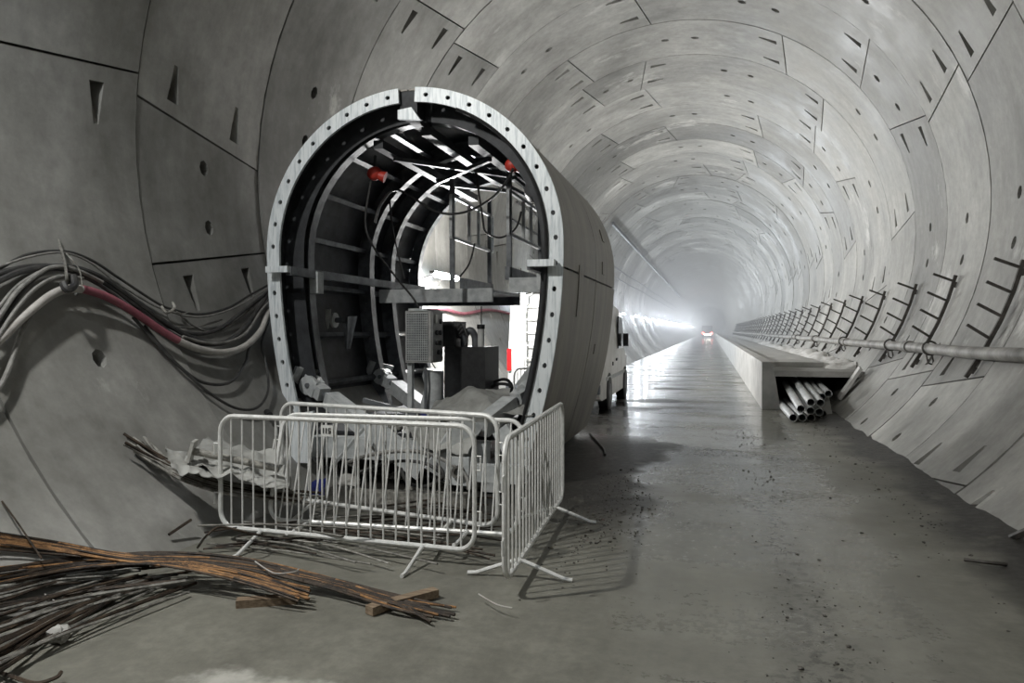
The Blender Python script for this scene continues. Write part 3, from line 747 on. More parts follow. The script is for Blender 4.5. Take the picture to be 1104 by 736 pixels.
# power pack
p0 = ony(479, 425, 9.3); p1 = ony(523, 374, 9.3)
t = thing('power_pack', 'black hydraulic power pack with hoses and filler cap on the lining floor', 'power pack', ((p0.x + p1.x) / 2, 9.6, .56))
MB().span((p0.x, 9.3, .56), (p1.x, 9.95, p1.z)).build('tank', 'black', t)
MB().span((p0.x - .18, 9.32, p1.z - .0), (p0.x + .14, 9.8, p1.z + .34)).build('motor', 'black', t)
MB().tube([(p1.x - .12, 9.5, p1.z), (p1.x - .12, 9.5, p1.z + .24)], .045, 12).build('filler_neck', 'plate', t, smooth=True)
MB().tube([(p1.x - .12, 9.5, p1.z + .24), (p1.x - .12, 9.5, p1.z + .30)], .055, 12).build('filler_cap', 'black', t, smooth=True)
MB().tube(smooth_path([(p0.x + .22, 9.5, p1.z), (p0.x + .22, 9.5, p1.z + .14), (p0.x + .3, 9.5, p1.z + .22), (p0.x + .36, 9.52, p1.z + .14), (p0.x + .37, 9.52, p1.z)], 6), .05, 10).build('valve_elbow', 'rib', t, smooth=True)
for k in range(4):
    MB().tube(smooth_path([(p0.x + .12, 9.42 + .05 * k, p1.z + .2 - .03 * k), (p0.x + .22 + .02 * k, 9.4, p1.z + .30 - .04 * k), (p0.x + .30, 9.38, p1.z + .1), (p0.x + .27, 9.36, p1.z + .02)], 6), .014, 6).build('hose', 'cable', t, smooth=True)
# coil of hose beside the pack
m = MB().tube(smooth_path([ony(522, 424, 9.6), ony(533, 412, 9.7), ony(546, 409, 9.7), ony(552, 418, 9.7), ony(545, 424, 9.6), ony(530, 425, 9.6), ony(526, 420, 9.6), ony(537, 414, 9.6), ony(549, 415, 9.6), ony(550, 422, 9.6)], 6), .022, 8)
tag(m.build('hose_coil', 'black', smooth=True), 'black hose coil lying right of the power pack', 'hose')
# grey dented drum/sack standing by the post
c = ony(466, 425, 8.9)
m = MB().tube([(c.x - .02, 8.9, .56), (c.x, 8.9, .72), (c.x + .03, 8.9, .95), (c.x + .01, 8.9, 1.1), (c.x + .02, 8.9, 1.17)], [.17, .15, .12, .14, .13], 12)
tag(m.build('grey_canister', 'grey', smooth=True), 'dented grey canister standing under the control box', 'canister')

# tarpaulins
def cloth(name, label, corners, nu, nv, amp, seed, freq=4.0, mk='tarp', sag=None, parent=None):
    a, b, c, d = [Vector(q) for q in corners]            # a-b far edge, d-c near edge
    def fn(i, j):
        p = (a * (1 - i) + b * i) * (1 - j) + (d * (1 - i) + c * i) * j
        n1 = noise.noise((p.x * freq + seed, p.y * freq, p.z * freq)); n2 = noise.noise((p.x * freq * 2.7, p.y * freq * 2.7 + seed, p.z * 3))
        r = 1 - abs(n1) * 2
        p = p + Vector((n2 * amp * .5, n1 * amp * .6, r * amp + n2 * amp * .5))
        if sag: p.z += sag(i, j)
        return p
    m = MB(); m.sheet(fn, nu, nv, .006)
    o = m.build(name, mk, parent, smooth=True)
    return tag(o, label, 'tarpaulin') if parent is None else o
cloth('grey_tarpaulin', 'crumpled grey tarpaulin heaped over the lining floor below the right ram',
      [ony(470, 436, 8.6), ony(548, 424, 8.6), ony(575, 448, 7.5), ony(452, 462, 7.4)], 30, 20, .07, 3.1, 3.0, sag=lambda i, j: .16 * math.exp(-((i - .45) ** 2 * 14 + (j - .35) ** 2 * 9)))
cloth('grey_tarpaulin', 'grey tarpaulin flap hanging in folds behind the front barrier',
      [ony(430, 455, 7.3), ony(520, 458, 7.3), ony(505, 492, 6.9), ony(452, 484, 6.8)], 24, 12, .05, 8.2, 5.0)
cloth('grey_tarpaulin', 'dusty grey tarpaulin draped on the steel bars by the left wall',
      [onwall(222, 476, .12), onwall(300, 492, .5), onwall(312, 534, .75), onwall(196, 502, .35)], 26, 16, .06, 5.5, 4.0)
cloth('folded_sheet', 'small rolled grey sheet bundled at the left end of the wall tarpaulin',
      [onwall(178, 484, .28), onwall(236, 500, .40), onwall(238, 520, .50), onwall(186, 508, .36)], 26, 12, .035, 9.5, 9.0)
cloth('blue_sheet', 'scrap of blue plastic caught behind the barriers on the left',
      [onz(330, 524, .22), onz(352, 518, .25), onz(350, 534, .12), onz(333, 538, .1)], 10, 8, .05, 2.5, 8.0, 'blue')
cloth('blue_scrap', 'tiny blue scrap lying on the rubble inside the lining', [ony(442, 446, 7.8), ony(458, 443, 7.8), ony(460, 449, 7.6), ony(446, 451, 7.6)], 6, 4, .02, 2.5, 8.0, 'blue')
# pole with square end plate on the left bundle
a, b = onwall(207, 486, .46), onwall(300, 505, .75)
t = thing('flanged_pole', 'steel pole with a square end plate lying over the wall tarpaulin', 'pole', a)
MB().tube([a, b], .028, 10).build('pole', 'bargrey', t, smooth=True)
d = (b - a).normalized(); m = MB().bar(a - d * .012, a + d * .012, .15, .17); m.build('end_plate', 'stone', t)
MB().tube([a - d * .016, a - d * .01], .02, 10).build('bolt_hole', 'black', t)

# clutter in and under the lining front
def strut(p, q, w_, h_, label, name='steel_strut', mk='grey', cat='strut', up=(0, 0, 1)):
    m = MB().bar(p, q, w_, h_, up); return tag(m.build(name, mk), label, cat)
strut(ony(398, 462, 7.1), ony(455, 505, 6.9), .05, .26, 'broad grey steel arm sloping down behind the barrier, left of centre')
strut(ony(508, 452, 7.1), ony(470, 512, 6.9), .05, .28, 'broad grey steel arm leaning under the tarpaulin, right of centre')
strut(ony(540, 462, 7.0), ony(566, 512, 6.9), .05, .2, 'grey steel arm leaning just left of the right-hand barrier')
strut(ony(380, 535, 6.6), ony(505, 540, 6.45), .12, .14, 'dusty grey beam lying on the floor behind the front barriers', 'floor_beam', 'bargrey', 'beam')
strut(ony(500, 508, 6.75), ony(565, 512, 6.75), .12, .16, 'grey box beam across the lining foot beside the eye plate', 'box_beam', 'grey', 'beam')
e = ony(494, 509, 6.62)
t = thing('eye_plate', 'grey lug plate with a round eye at the lining foot', 'lug', e)
MB().span((e.x - .13, 6.64, e.z - .13), (e.x + .10, 6.68, e.z + .14)).build('plate', 'grey', t)
MB().pipe((e.x, 6.60, e.z), (e.x, 6.66, e.z), .065, .04, 14).build('eye_ring', 'bargrey', t, smooth=True)
strut(ony(356, 505, 6.6), ony(392, 462, 6.9), .02, .03, 'thin diagonal rod behind the numbered plate', 'thin_rod', 'grey', 'rod')
strut(ony(392, 431, 7.6), ony(452, 447, 7.6), .05, .05, 'dark pipe lying across the rubble beneath the left ram', 'dark_pipe', 'rib', 'pipe')
m = MB().prism([(-.10, 0), (.10, 0), (.16, .55), (-.14, .5)], 6.9, 6.94, 'y')
for v in m.v: v.x += ony(324, 500, 6.92).x; v.z += .28
tag(m.build('foot_plate', 'flange'), 'upright pale steel plate at the left foot of the lining flange', 'plate')
# rubble: mortar lumps and rags on the lining floor
for k in range(16):
    u = 395 + k * 11 + rnd(-6, 6); p = ony(u, rnd(440, 452), rnd(7.5, 8.3)); s = rnd(.04, .1)
    p.z = .56 + s * .4
    m = MB().ball(p, s, 8, 5, .25, (1.3, 1, .7)); tag(m.build('rubble_lump', 'stone' if k % 3 else 'bargrey'), 'lump of rubble on the lining floor behind the barriers', 'rubble', 'rubble lumps on the lining floor')
for k in range(12):
    u = 372 + k * 15 + rnd(-6, 6); s = rnd(.05, .12); p = onz(u, rnd(520, 545) if k % 2 else rnd(500, 520), s * .45)
    m = MB().ball(p, s, 8, 5, .3, (1.3, 1, .8)); tag(m.build('rubble_lump', 'bargrey' if k % 2 else 'stone'), 'lump of rubble on the ground under the lining\'s front edge', 'rubble', 'rubble lumps under the lining')
def hose(pix, r, mk, label, name='hose', cat='hose'):
    m = MB().tube(smooth_path([ony(*p) for p in pix], 7), r, 7); return tag(m.build(name, mk, smooth=True), label, cat)
hose([(370, 500, 6.8), (400, 490, 6.6), (440, 486, 6.6), (470, 492, 6.7), (500, 510, 6.6), (506, 528, 6.5)], .02, 'cablegrey', 'grey hose looping behind the front barrier')
hose([(380, 512, 6.7), (420, 498, 6.7), (460, 500, 6.6), (485, 520, 6.6)], .016, 'cable', 'dark hose tangled under the grey loop behind the barrier')
hose([(432, 505, 6.6), (440, 520, 6.5), (460, 524, 6.5), (478, 512, 6.6), (470, 500, 6.7)], .018, 'cable', 'coiled dark hose at the lining\'s front foot')
hose([(404, 240, 8.2), (412, 218, 8.3), (430, 205, 8.8), (470, 228, 9.2), (500, 229, 9.2), (528, 215, 8.8), (546, 196, 8.3), (553, 182, 8.1)], .016, 'cable', 'black cable hanging in a long swag under the lining roof', 'hanging_cable', 'cable')
hose([(400, 195, 8.3), (394, 240, 8.3), (404, 268, 8.4), (428, 300, 9.0), (446, 322, 9.2), (452, 335, 8.9)], .014, 'cable', 'black cable dropping from the left red lamp to the control box', 'hanging_cable', 'cable')
hose([(512, 180, 9.2), (520, 232, 9.3), (524, 250, 9.5), (540, 256, 9.7), (556, 246, 9.7), (562, 228, 9.6)], .014, 'cable', 'black cable looping between the two guard frames', 'hanging_cable', 'cable')
hose([(512, 262, 9.6), (506, 284, 9.7), (496, 298, 9.8)], .012, 'cable', 'short black cable hanging above the left work platform', 'hanging_cable', 'cable')
hose([(420, 215, 9.4), (424, 250, 9.4), (436, 300, 9.5)], .012, 'cable', 'thin black cable crossing the ribs left of the wall lamp', 'hanging_cable', 'cable')
hose([(519, 330, 9.5), (519, 380, 9.5), (520, 420, 9.5)], .008, 'cable', 'thin cord hanging straight below the left work platform', 'hanging_cable', 'cable')
# red lamps / sounders under the roof
for (u, v, y, lab) in ((404, 187, 8.35, 'red round warning lamp under the left roof of the lining'), (553, 178, 8.2, 'red round warning lamp high at the right inside the lining')):
    p = ony(u, v, y); t = thing('warning_lamp', lab, 'lamp', p)
    MB().ball(p, .085, 14, 9, 0, (1.15, 1, 1)).build('dome', 'red', t, smooth=True)
    MB().tube([p + Vector((.05, 0, -.02)), p + Vector((.13, .02, -.05))], [.055, .07], 12).build('horn', 'red', t, smooth=True)
    MB().tube([p + Vector((0, 0, .06)), p + Vector((0, .02, .22))], .02, 8).build('stem', 'dark', t, smooth=True)
# junction box by the roof right
p = ony(575, 205, 8.9); t = thing('floodlight', 'black round floodlight hanging under the right roof of the lining, seen from behind', 'floodlight', p)
MB().tube([p + Vector((0, -.08, 0)), p + Vector((0, .10, 0))], [.10, .14], 14).build('housing', 'dark', t, smooth=True)
MB().tube([p + Vector((0, .10, 0)), p + Vector((0, .108, 0))], .12, 14).build('lens', 'glass', t, smooth=True)
MB().bar(p + Vector((0, .0, .1)), p + Vector((.02, 0, .32)), .03, .03).build('bracket', 'rib', t)
# bits on the left inner wall
p = ony(372, 345, 8.7)
t = thing('round_bracket', 'grey round wall bracket with hanging rag on the lining\'s left inside', 'bracket', p)
MB().tube([p + Vector((-.14, 0, .0)), p + Vector((.02, 0, 0))], .035, 10).build('arm', 'rib', t, smooth=True)
MB().tube([p + Vector((-.16, -.01, 0)), p + Vector((-.13, -.01, 0))], .10, 14).build('disc', 'grey', t, smooth=True)
m = MB(); m.sheet(lambda i, j: p + Vector((-.05 + .22 * i * (1 - j * .75) + .06 * j, .03 * math.sin(i * 9), .05 - .42 * j + .02 * noise.noise((i * 5, j * 4, 1)))), 10, 10, .006); m.build('rag', 'rib', t, smooth=True)
p = ony(354, 340, 8.5); m = MB().prism([(p.x - .03, p.z + .08), (p.x + .04, p.z + .08), (p.x + .03, p.z - .06), (p.x, p.z - .17), (p.x - .03, p.z - .05)], 8.48, 8.5, 'y')
tag(m.build('pale_rag', 'tarp'), 'small pale rag hanging on the lining\'s left inside wall', 'rag')

# ================================================================== VAN behind the lining
VX0, VX1, VY0, VY1 = -4.05, -2.09, 14.6, 19.9
vn = thing('white_van', 'dusty white panel van parked beyond the steel lining, rear doors towards the viewer', 'van', ((VX0 + VX1) / 2, (VY0 + VY1) / 2, 0))
def van_section(y, zt, zb, inset, hw):
    cx = (VX0 + VX1) / 2; rr = .22
    return [(cx - hw, y, zb), (cx - hw, y, 1.05), (cx - hw + inset * .5, y, zt - rr), (cx - hw + inset + .1, y, zt - .05), (cx - hw + inset + .3, y, zt),
            (cx + hw - inset - .3, y, zt), (cx + hw - inset - .1, y, zt - .05), (cx + hw - inset * .5, y, zt - rr), (cx + hw, y, 1.05), (cx + hw, y, zb)]
secs = [(14.6, 2.36, .30, .12, .94), (14.72, 2.42, .26, .12, .98), (17.2, 2.44, .25, .12, .98), (18.0, 2.38, .25, .13, .98), (18.5, 1.95, .25, .2, .98), (18.95, 1.35, .25, .12, .97), (19.6, 1.15, .27, .12, .93), (19.85, .95, .42, .12, .88)]
m = MB(); vs_ = []
for s in secs: vs_ += van_section(*s)
n = 10; fs = []
for i in range(len(secs) - 1):
    for j in range(n): fs.append((i * n + j, i * n + (j + 1) % n, (i + 1) * n + (j + 1) % n, (i + 1) * n + j))
fs += [tuple(range(n)), tuple((len(secs) - 1) * n + j for j in range(n))]
m.add(vs_, fs); body = m.build('body', 'white', vn, smooth=True)
cx = (VX0 + VX1) / 2
for s in (-1, 1):
    MB().span((cx + s * .02, 14.565, .55), (cx + s * .86, 14.60, 2.2)).build('rear_door', 'white', vn)
    MB().span((cx + s * .14, 14.55, 1.45), (cx + s * .74, 14.57, 2.05)).build('door_panel', 'white', vn)
    MB().span((cx + s * .87, 14.56, .85), (cx + s * .955, 14.64, 1.3)).build('tail_light', 'redlens', vn)
    for y in (15.75, 18.75):
        xw = cx + s * .895
        MB().tube([(cx + s * .80, y, .36), (cx + s * .992, y, .36)], .41, 24).build('wheel_arch', 'black', vn, smooth=True)
        wh = MB().tube([(xw - .11, y, .34), (xw + .11, y, .34)], .34, 24).build('wheel', 'black', vn, smooth=True)
        MB().tube([(xw + s * .10, y, .34), (xw + s * .118, y, .34)], .2, 16).build('hub', 'rib', wh, smooth=True)
    MB().prism([(17.3, 1.25), (18.35, 1.25), (18.3, 1.5), (17.95, 2.0), (17.3, 2.0)], cx + s * .965, cx + s * .995, 'x').build('side_window', 'glass', vn)
    MB().prism([(18.0, 1.32), (18.10, 1.29), (18.12, 1.58), (18.03, 1.60)], cx + s * 1.02, cx + s * 1.14, 'x').build('mirror', 'black', vn)
    MB().span((cx + s * .97, 16.3, .9), (cx + s * 1.0, 16.36, .98)).build('door_handle', 'black', vn)
    MB().span((cx + s * .97, 16.9, .98), (cx + s * 1.0, 17.1, 1.04)).build('door_handle', 'black', vn)
    MB().span((cx + s * .972, 15.3, .62), (cx + s * .995, 19.0, .70)).build('side_moulding', 'grey', vn)
    MB().tube([(cx + s * .7, 15.0, 2.58), (cx + s * .7, 17.6, 2.58)], .02, 6).build('rack_rail', 'galv', vn)
for y in (15.0, 15.9, 16.8, 17.6): MB().tube([(cx - .78, y, 2.40), (cx - .72, y, 2.58), (cx + .72, y, 2.58), (cx + .78, y, 2.40)], .018, 6).build('rack_bar', 'galv', vn)
MB().span((cx - .96, 14.48, .40), (cx + .96, 14.62, .58)).build('bumper', 'rib', vn)
ld = MB()
for x in (cx - .58, cx - .18): ld.tube(smooth_path([(x, 14.5, .72), (x, 14.5, 2.2), (x, 14.56, 2.5), (x, 14.8, 2.56)], 4), .016, 6)
for k in range(6): ld.tube([(cx - .58, 14.5, .85 + k * .26), (cx - .18, 14.5, .85 + k * .26)], .013, 6)
ld.build('ladder', 'galv', vn)

# far vehicle with lights at the end of the drive
p = onz(768, 372, 0); yv = 150.0
t = thing('distant_truck', 'distant vehicle with glowing red and white lights far down the tunnel', 'vehicle', (-.6, yv, 0))
MB().prism([(yv, .5), (yv, 2.6), (yv + 3.4, 2.6), (yv + 4.2, 1.6), (yv + 5.2, 1.4), (yv + 5.2, .5)], -1.6, .4, 'x').build('body', 'rib', t)
for x in (-1.4, .2):
    MB().tube([(x, yv - .06, 1.1), (x, yv, 1.1)], .22, 12).build('tail_light', 'tailglow', t)
    MB().tube([(x - .1 if x > 0 else x + .1, yv + 1, .4), (x + .1 if x > 0 else x - .1, yv + 1, .4)], .4, 14).build('wheel', 'black', t)
MB().span((-1.2, yv - .05, .75), (0, yv, .95)).build('work_light', 'headglow', t)

# ================================================================== BARRIERS
def make_barrier(Lb=2.3, Ht=1.0):
    t = thing('crowd_barrier', 'x', 'barrier', (0, 0, 0), 0, 'galvanised crowd barriers')
    hx = Lb / 2; z0, z1, rc = .12, Ht, .13
    pts = []
    for (cx_, cz, a0) in ((hx - rc, z1 - rc, 0), (-hx + rc, z1 - rc, 90), (-hx + rc, z0 + rc, 180), (hx - rc, z0 + rc, 270)):
        for k in range(6):
            a = math.radians(a0 + 18 * k); pts.append((cx_ + rc * math.cos(a), 0, cz + rc * math.sin(a)))
    pts.append(pts[0])
    MB().tube(pts, .019, 8, False).build('frame', 'galv', t, smooth=True, local=True)
    nb = 20
    bar0 = None
    for k in range(nb):
        x = -hx + Lb * (k + 1) / (nb + 1)
        if bar0 is None:
            bar0 = MB().tube([(0, 0, z0), (0, 0, z1)], .0075, 6).build('upright_bar', 'galv', t, smooth=True, local=True); o = bar0
        else:
            o = bar0.copy(); COL.objects.link(o)
        o.location = (x, 0, 0)
    for x in (-hx + .42, hx - .42):
        MB().tube([(x, -.36, .015), (x, -.30, .02), (x, -.03, z0 + .0), (x, .03, z0 + .0), (x, .30, .02), (x, .36, .015)], .015, 8).build('foot', 'galv', t, smooth=True, local=True)
    for z in (.35, .74):
        MB().tube([(hx, 0, z - .05), (hx + .05, 0, z - .05), (hx + .05, 0, z + .05), (hx, 0, z + .05)], .008, 6).build('hook', 'galv', t, smooth=True, local=True)
        MB().tube([(-hx, 0, z + .04), (-hx - .06, 0, z + .04), (-hx - .06, 0, z - .05)], .008, 6).build('hook', 'galv', t, smooth=True, local=True)
    return t
bar = make_barrier()
def place_barrier(o, a, b, label, tilt=0.0):
    a, b = Vector(a), Vector(b); d = b - a; o.location = ((a.x + b.x) / 2, (a.y + b.y) / 2, 0)
    o.rotation_euler = (tilt, 0, math.atan2(d.y, d.x)); o.scale = (d.length / 2.3, 1, 1); o['label'] = label
place_barrier(bar, (-3.74, 5.02, 0), (-1.60, 4.93, 0), 'galvanised crowd barrier with numbered plate, foremost of the three across the lining front')
# number plate on the foremost barrier
p = MB().span((-.155, -.03, .885), (-.045, -.022, .965)); npl = p.build('number_plate', 'plate', bar, local=True)
dg = MB()
for x in (-.13, -.105): dg.span((x - .005, -.034, .905), (x + .005, -.030, .945))
x = -.075
for (xa, xb, za, zb_) in ((-.012, .012, .938, .945), (-.012, -.005, .922, .945), (-.012, .012, .920, .927), (.005, .012, .905, .927), (-.012, .012, .905, .912)):
    dg.span((x + xa, -.034, za), (x + xb, -.030, zb_))
dg.build('number', 'ink', npl, local=True)
others = []
for k in range(3): others.append(copy_tree(make_barrier() if False else bar))
for o in others:
    for ch in list(o.children):
        if ch.name.startswith('number_plate'):
            for g in list(ch.children): bpy.data.objects.remove(g)
            bpy.data.objects.remove(ch)
place_barrier(others[0], (-3.86, 6.07, 0), (-1.62, 5.58, 0), 'galvanised crowd barrier rearmost of the three, angled close to the lining')
place_barrier(others[1], (-3.52, 5.30, 0), (-1.42, 5.38, 0), 'galvanised crowd barrier leaning back between the other two in front of the lining', -.30)
place_barrier(others[2], (-1.22, 4.36, 0), (-1.33, 6.75, 0), 'galvanised crowd barrier on the right, running back along the lining\'s side')
bz = copy_tree(others[2]); place_barrier(bz, (-3.3, 12.4, 0), (-2.5, 14.3, 0), 'galvanised crowd barrier behind the steel lining at the van\'s rear')

# ================================================================== CABLES ON THE LEFT WALL
def cp(pts, off): return [onwall(x * .2988, 240 + y * .2988, off) for x, y in pts]
def wcable(pts, off, r, mk, label, extra=None, name='power_cable'):
    P = cp(pts, off) + (extra or [])
    return tag(MB().tube(smooth_path(P, 7), r, 8).build(name, mk, smooth=True), label, 'cable')
hp = cp([(-60, 470), (0, 418), (100, 325), (200, 252), (280, 238), (380, 265), (480, 320), (600, 400), (700, 450), (800, 468), (880, 448), (940, 390), (985, 310)], .14)
hp += [onwall(330, 325, .12), onwall(400, 345, .10), onwall(470, 333, .08), onwall(500, 338, .06), onwall(530, 334, .06), onwall(565, 342, .06)]
t = thing('thick_hose', 'thick pale hose with pinkish stretch sagging along the left wall, lowest of the bundle', 'hose', hp[4])
sm = smooth_path(hp, 7)
MB().tube(sm[:30], .036, 10).build('pale_end', 'hose', t, smooth=True); MB().tube(sm[29:53], .036, 10).build('pink_stretch', 'pink', t, smooth=True)
MB().tube(sm[52:94], .036, 10).build('pale_end', 'hose', t, smooth=True); MB().tube(sm[93:], .036, 10).build('pink_end', 'pink', t, smooth=True)
far = [onwall(330, 300, .08), onwall(440, 312, .07)]
wcable([(-40, 185), (0, 165), (100, 115), (230, 103), (330, 135), (430, 200), (560, 285), (620, 312), (720, 330), (820, 308), (900, 262), (985, 215)], .08, .013, 'cable', 'thin dark cable, topmost over the hook on the left wall')
wcable([(-40, 178), (0, 158), (110, 122), (225, 108), (320, 140), (420, 215), (540, 290), (600, 315), (680, 338), (760, 335), (860, 300), (985, 225)], .10, .010, 'cablegrey', 'thin grey cable just under the topmost one on the left wall')
wcable([(-40, 225), (0, 208), (80, 175), (180, 160), (280, 165), (380, 205), (480, 275), (600, 362), (700, 418), (800, 435), (880, 380), (940, 300), (985, 240)], .12, .026, 'cable', 'thick black cable running close above the pinkish hose')
wcable([(-40, 200), (0, 185), (90, 160), (200, 158), (300, 178), (400, 232), (500, 305), (610, 375), (690, 400), (780, 388), (870, 325), (985, 235)], .10, .020, 'cable', 'black cable in the middle of the left wall bundle')
wcable([(-40, 195), (0, 178), (120, 155), (240, 162), (330, 190), (420, 245), (520, 325), (640, 410), (740, 440), (830, 425), (910, 340), (985, 262)], .09, .018, 'cable', 'black cable crossing behind the thick one on the left wall')
wcable([(-40, 380), (0, 335), (60, 250), (130, 190), (190, 160), (270, 168), (370, 215)], .15, .018, 'cablegrey', 'grey cable climbing steeply to the hook at the photo\'s left edge')
wcable([(-40, 345), (0, 300), (50, 240), (110, 195), (180, 163), (260, 172)], .13, .013, 'cablegrey', 'thin grey cable climbing to the hook, uppermost of the steep ones')
wcable([(-40, 420), (0, 370), (50, 290), (120, 205), (190, 168), (280, 185), (390, 245), (500, 330)], .12, .016, 'cable', 'dark cable climbing to the hook between two grey ones')
wcable([(-40, 470), (0, 400), (60, 310), (130, 235), (210, 195), (300, 200)], .17, .014, 'cablegrey', 'grey cable climbing to the hook, lowest of the steep ones')
wcable([(-40, 640), (0, 590), (30, 530), (50, 470), (80, 390), (130, 310), (190, 260), (260, 250)], .10, .018, 'cablegrey', 'grey cable dropping down at the photo\'s left edge below the hose')
wcable([(480, 340), (560, 430), (660, 530), (740, 578), (830, 575), (885, 505), (905, 440), (985, 330)], .07, .016, 'cable', 'dark cable hanging in the upper of two loops below the bundle')
wcable([(520, 370), (620, 490), (740, 602), (850, 668), (930, 665), (968, 600), (958, 500), (945, 430), (985, 320)], .07, .014, 'cable', 'dark cable hanging in the lowest loop beside the lining flange')
wcable([(600, 372), (690, 378), (760, 362), (800, 350)], .06, .010, 'cablegrey', 'short grey cable end tied among the wall cables')
wcable([(640, 322), (700, 372), (780, 395), (860, 350), (930, 285), (985, 232)], .07, .012, 'cablegrey', 'thin grey cable sagging into the lining beside the black ones')
wcable([(660, 410), (740, 432), (820, 430), (890, 395), (940, 320), (985, 270)], .16, .014, 'cablegrey', 'pale grey cable riding on the hose near the lining')
# hook and ties
hk = onwall(70, 268, .0); t = thing('cable_hook', 'rusty hook and wire tie holding the cable bundle on the left wall', 'hook', hk)
MB().tube(smooth_path([onwall(63, 258, .02), onwall(66, 268, .10), onwall(70, 284, .2), onwall(72, 300, .22), onwall(70, 310, .1)], 5), .012, 6).build('hook_rod', 'bargrey', t, smooth=True)
MB().tube(smooth_path([onwall(68, 270, .05), onwall(78, 280, .2), onwall(86, 292, .22), onwall(89, 312, .2)], 5), .005, 5).build('wire_tie', 'bargrey', t, smooth=True)
MB().tube(smooth_path([onwall(68, 305, .22), onwall(72, 312, .24), onwall(80, 308, .24), onwall(79, 298, .2)], 5), .03, 8).build('strap', 'cable', t, smooth=True)
p = onwall(182, 334, .12); t = thing('cable_tie', 'frayed wire tie knotted round the cables at mid-span', 'tie', p)
MB().tube(smooth_path([onwall(174, 330, .15), onwall(180, 337, .17), onwall(188, 332, .15), onwall(186, 326, .08)], 5), .014, 6).build('knot', 'bargrey', t, smooth=True)
MB().tube(smooth_path([onwall(186, 333, .14), onwall(196, 338, .16), onwall(204, 336, .12)], 5), .006, 5).build('loose_end', 'bargrey', t, smooth=True)
p = onwall(292, 448, .1); tag(MB().tube([onwall(288, 444, .02), onwall(291, 447, .18)], [.035, .03], 10).build('rubber_plug', 'black', smooth=True), 'black plug in the wall beside the lining foot', 'plug')

# ================================================================== STEEL BARS
def barobj(P, r, mk, label, group, name='steel_bar', n=5):
    return tag(MB().tube(smooth_path(P, 5), r, n).build(name, mk, smooth=True), label, 'bar', group)
# rusty upper bundle
for k in range(19):
    o = k / 18; j = lambda a=3: rnd(-a, a)
    z = .10 + .05 * rnd(0, 1)
    u0 = -25 + rnd(-10, 0); P = [onwall(u0, 572 + 22 * o, .30) if False else lay(u0, 571 + 16 * o + j(2), .22 + .05 * o), lay(60, 585 + 11 * o + j(2), .20), lay(130, 596 + 9 * o + j(2), .18),
        lay(205, 605 + 9 * o + j(2), .16), lay(270, 617 + 11 * o + j(3), .13), lay(325 + rnd(-12, 10), 634 + 12 * o + j(3), .07)]
    barobj(P, rnd(.006, .009), 'rust' if k % 3 else 'rustdark', 'orange rusty flat bar in the bundle crossing over the dark bars at lower left', 'orange rusty bars')
for k in range(16):
    o = k / 15
    z = .05 + .05 * random.random()
    P = [lay(-20, 612 + 22 * o + rnd(-3, 3), .12), lay(80, 600 + 14 * o + rnd(-3, 3), .16), lay(170, 596 + 12 * o + rnd(-2, 2), .17), lay(260, 603 + 10 * o + rnd(-2, 2), .13),
         lay(350, 622 + 8 * o + rnd(-3, 3), .07), lay(420, 640 + 12 * o + rnd(-4, 4), .05), lay(470 + rnd(-25, 22), 656 + 12 * o + rnd(-7, 7), .03)]
    barobj(P, rnd(.008, .011), 'rust' if k % 4 == 0 else 'rustdark', 'long bowed rusty bar whose right end lies near the front barrier\'s foot', 'long bowed rusty bars')
# dark fan at the lower left
for k in range(46):
    o = k / 45
    u1 = rnd(120, 215); z1 = .03 + .09 * random.random() * (1 - o)
    v1 = 612 + 20 * o + rnd(-6, 8)
    um = u1 * .45; vl = 628 + 92 * o + rnd(-6, 6)
    zl = .02 + .07 * random.random()
    vm = (v1 * .45 + vl * .55) - 3
    P = [lay(-40, vl + (vl - v1) * .18, zl), lay(0, vl, zl), lay(um, vm, (zl + z1) / 2 + .01), lay(u1, v1, z1)]
    barobj(P, rnd(.008, .012), ('rustdark', 'bargrey', 'rustdark')[k % 3], 'dark rusty bar in the loose fan spread on the floor at the lower left corner', 'dark bars fanned on the floor')
# bars lying under the barriers
for k in range(34):
    o = random.random(); u0 = rnd(150, 420); v0 = rnd(560, 600) - (u0 - 150) * .06; ln_ = rnd(50, 170)
    a = lay(u0, min(v0, 598), .02 + .05 * random.random()); ang = rnd(-.5, .35); l = rnd(.6, 1.7)
    b = a + Vector((math.cos(ang) * l, math.sin(ang) * l + .2, .03 * random.random()))
    b.x = min(b.x, -1.5); a.x = max(a.x, -3.75)
    mid_ = (a + b) / 2 + Vector((0, rnd(-.05, .05), rnd(0, .05)))
    barobj([a, mid_, b], rnd(.006, .010), random.choice(['bargrey', 'rustdark', 'rustdark']), 'dusty bar among the scrap lying beneath the front barriers', 'scrap bars under the barriers')
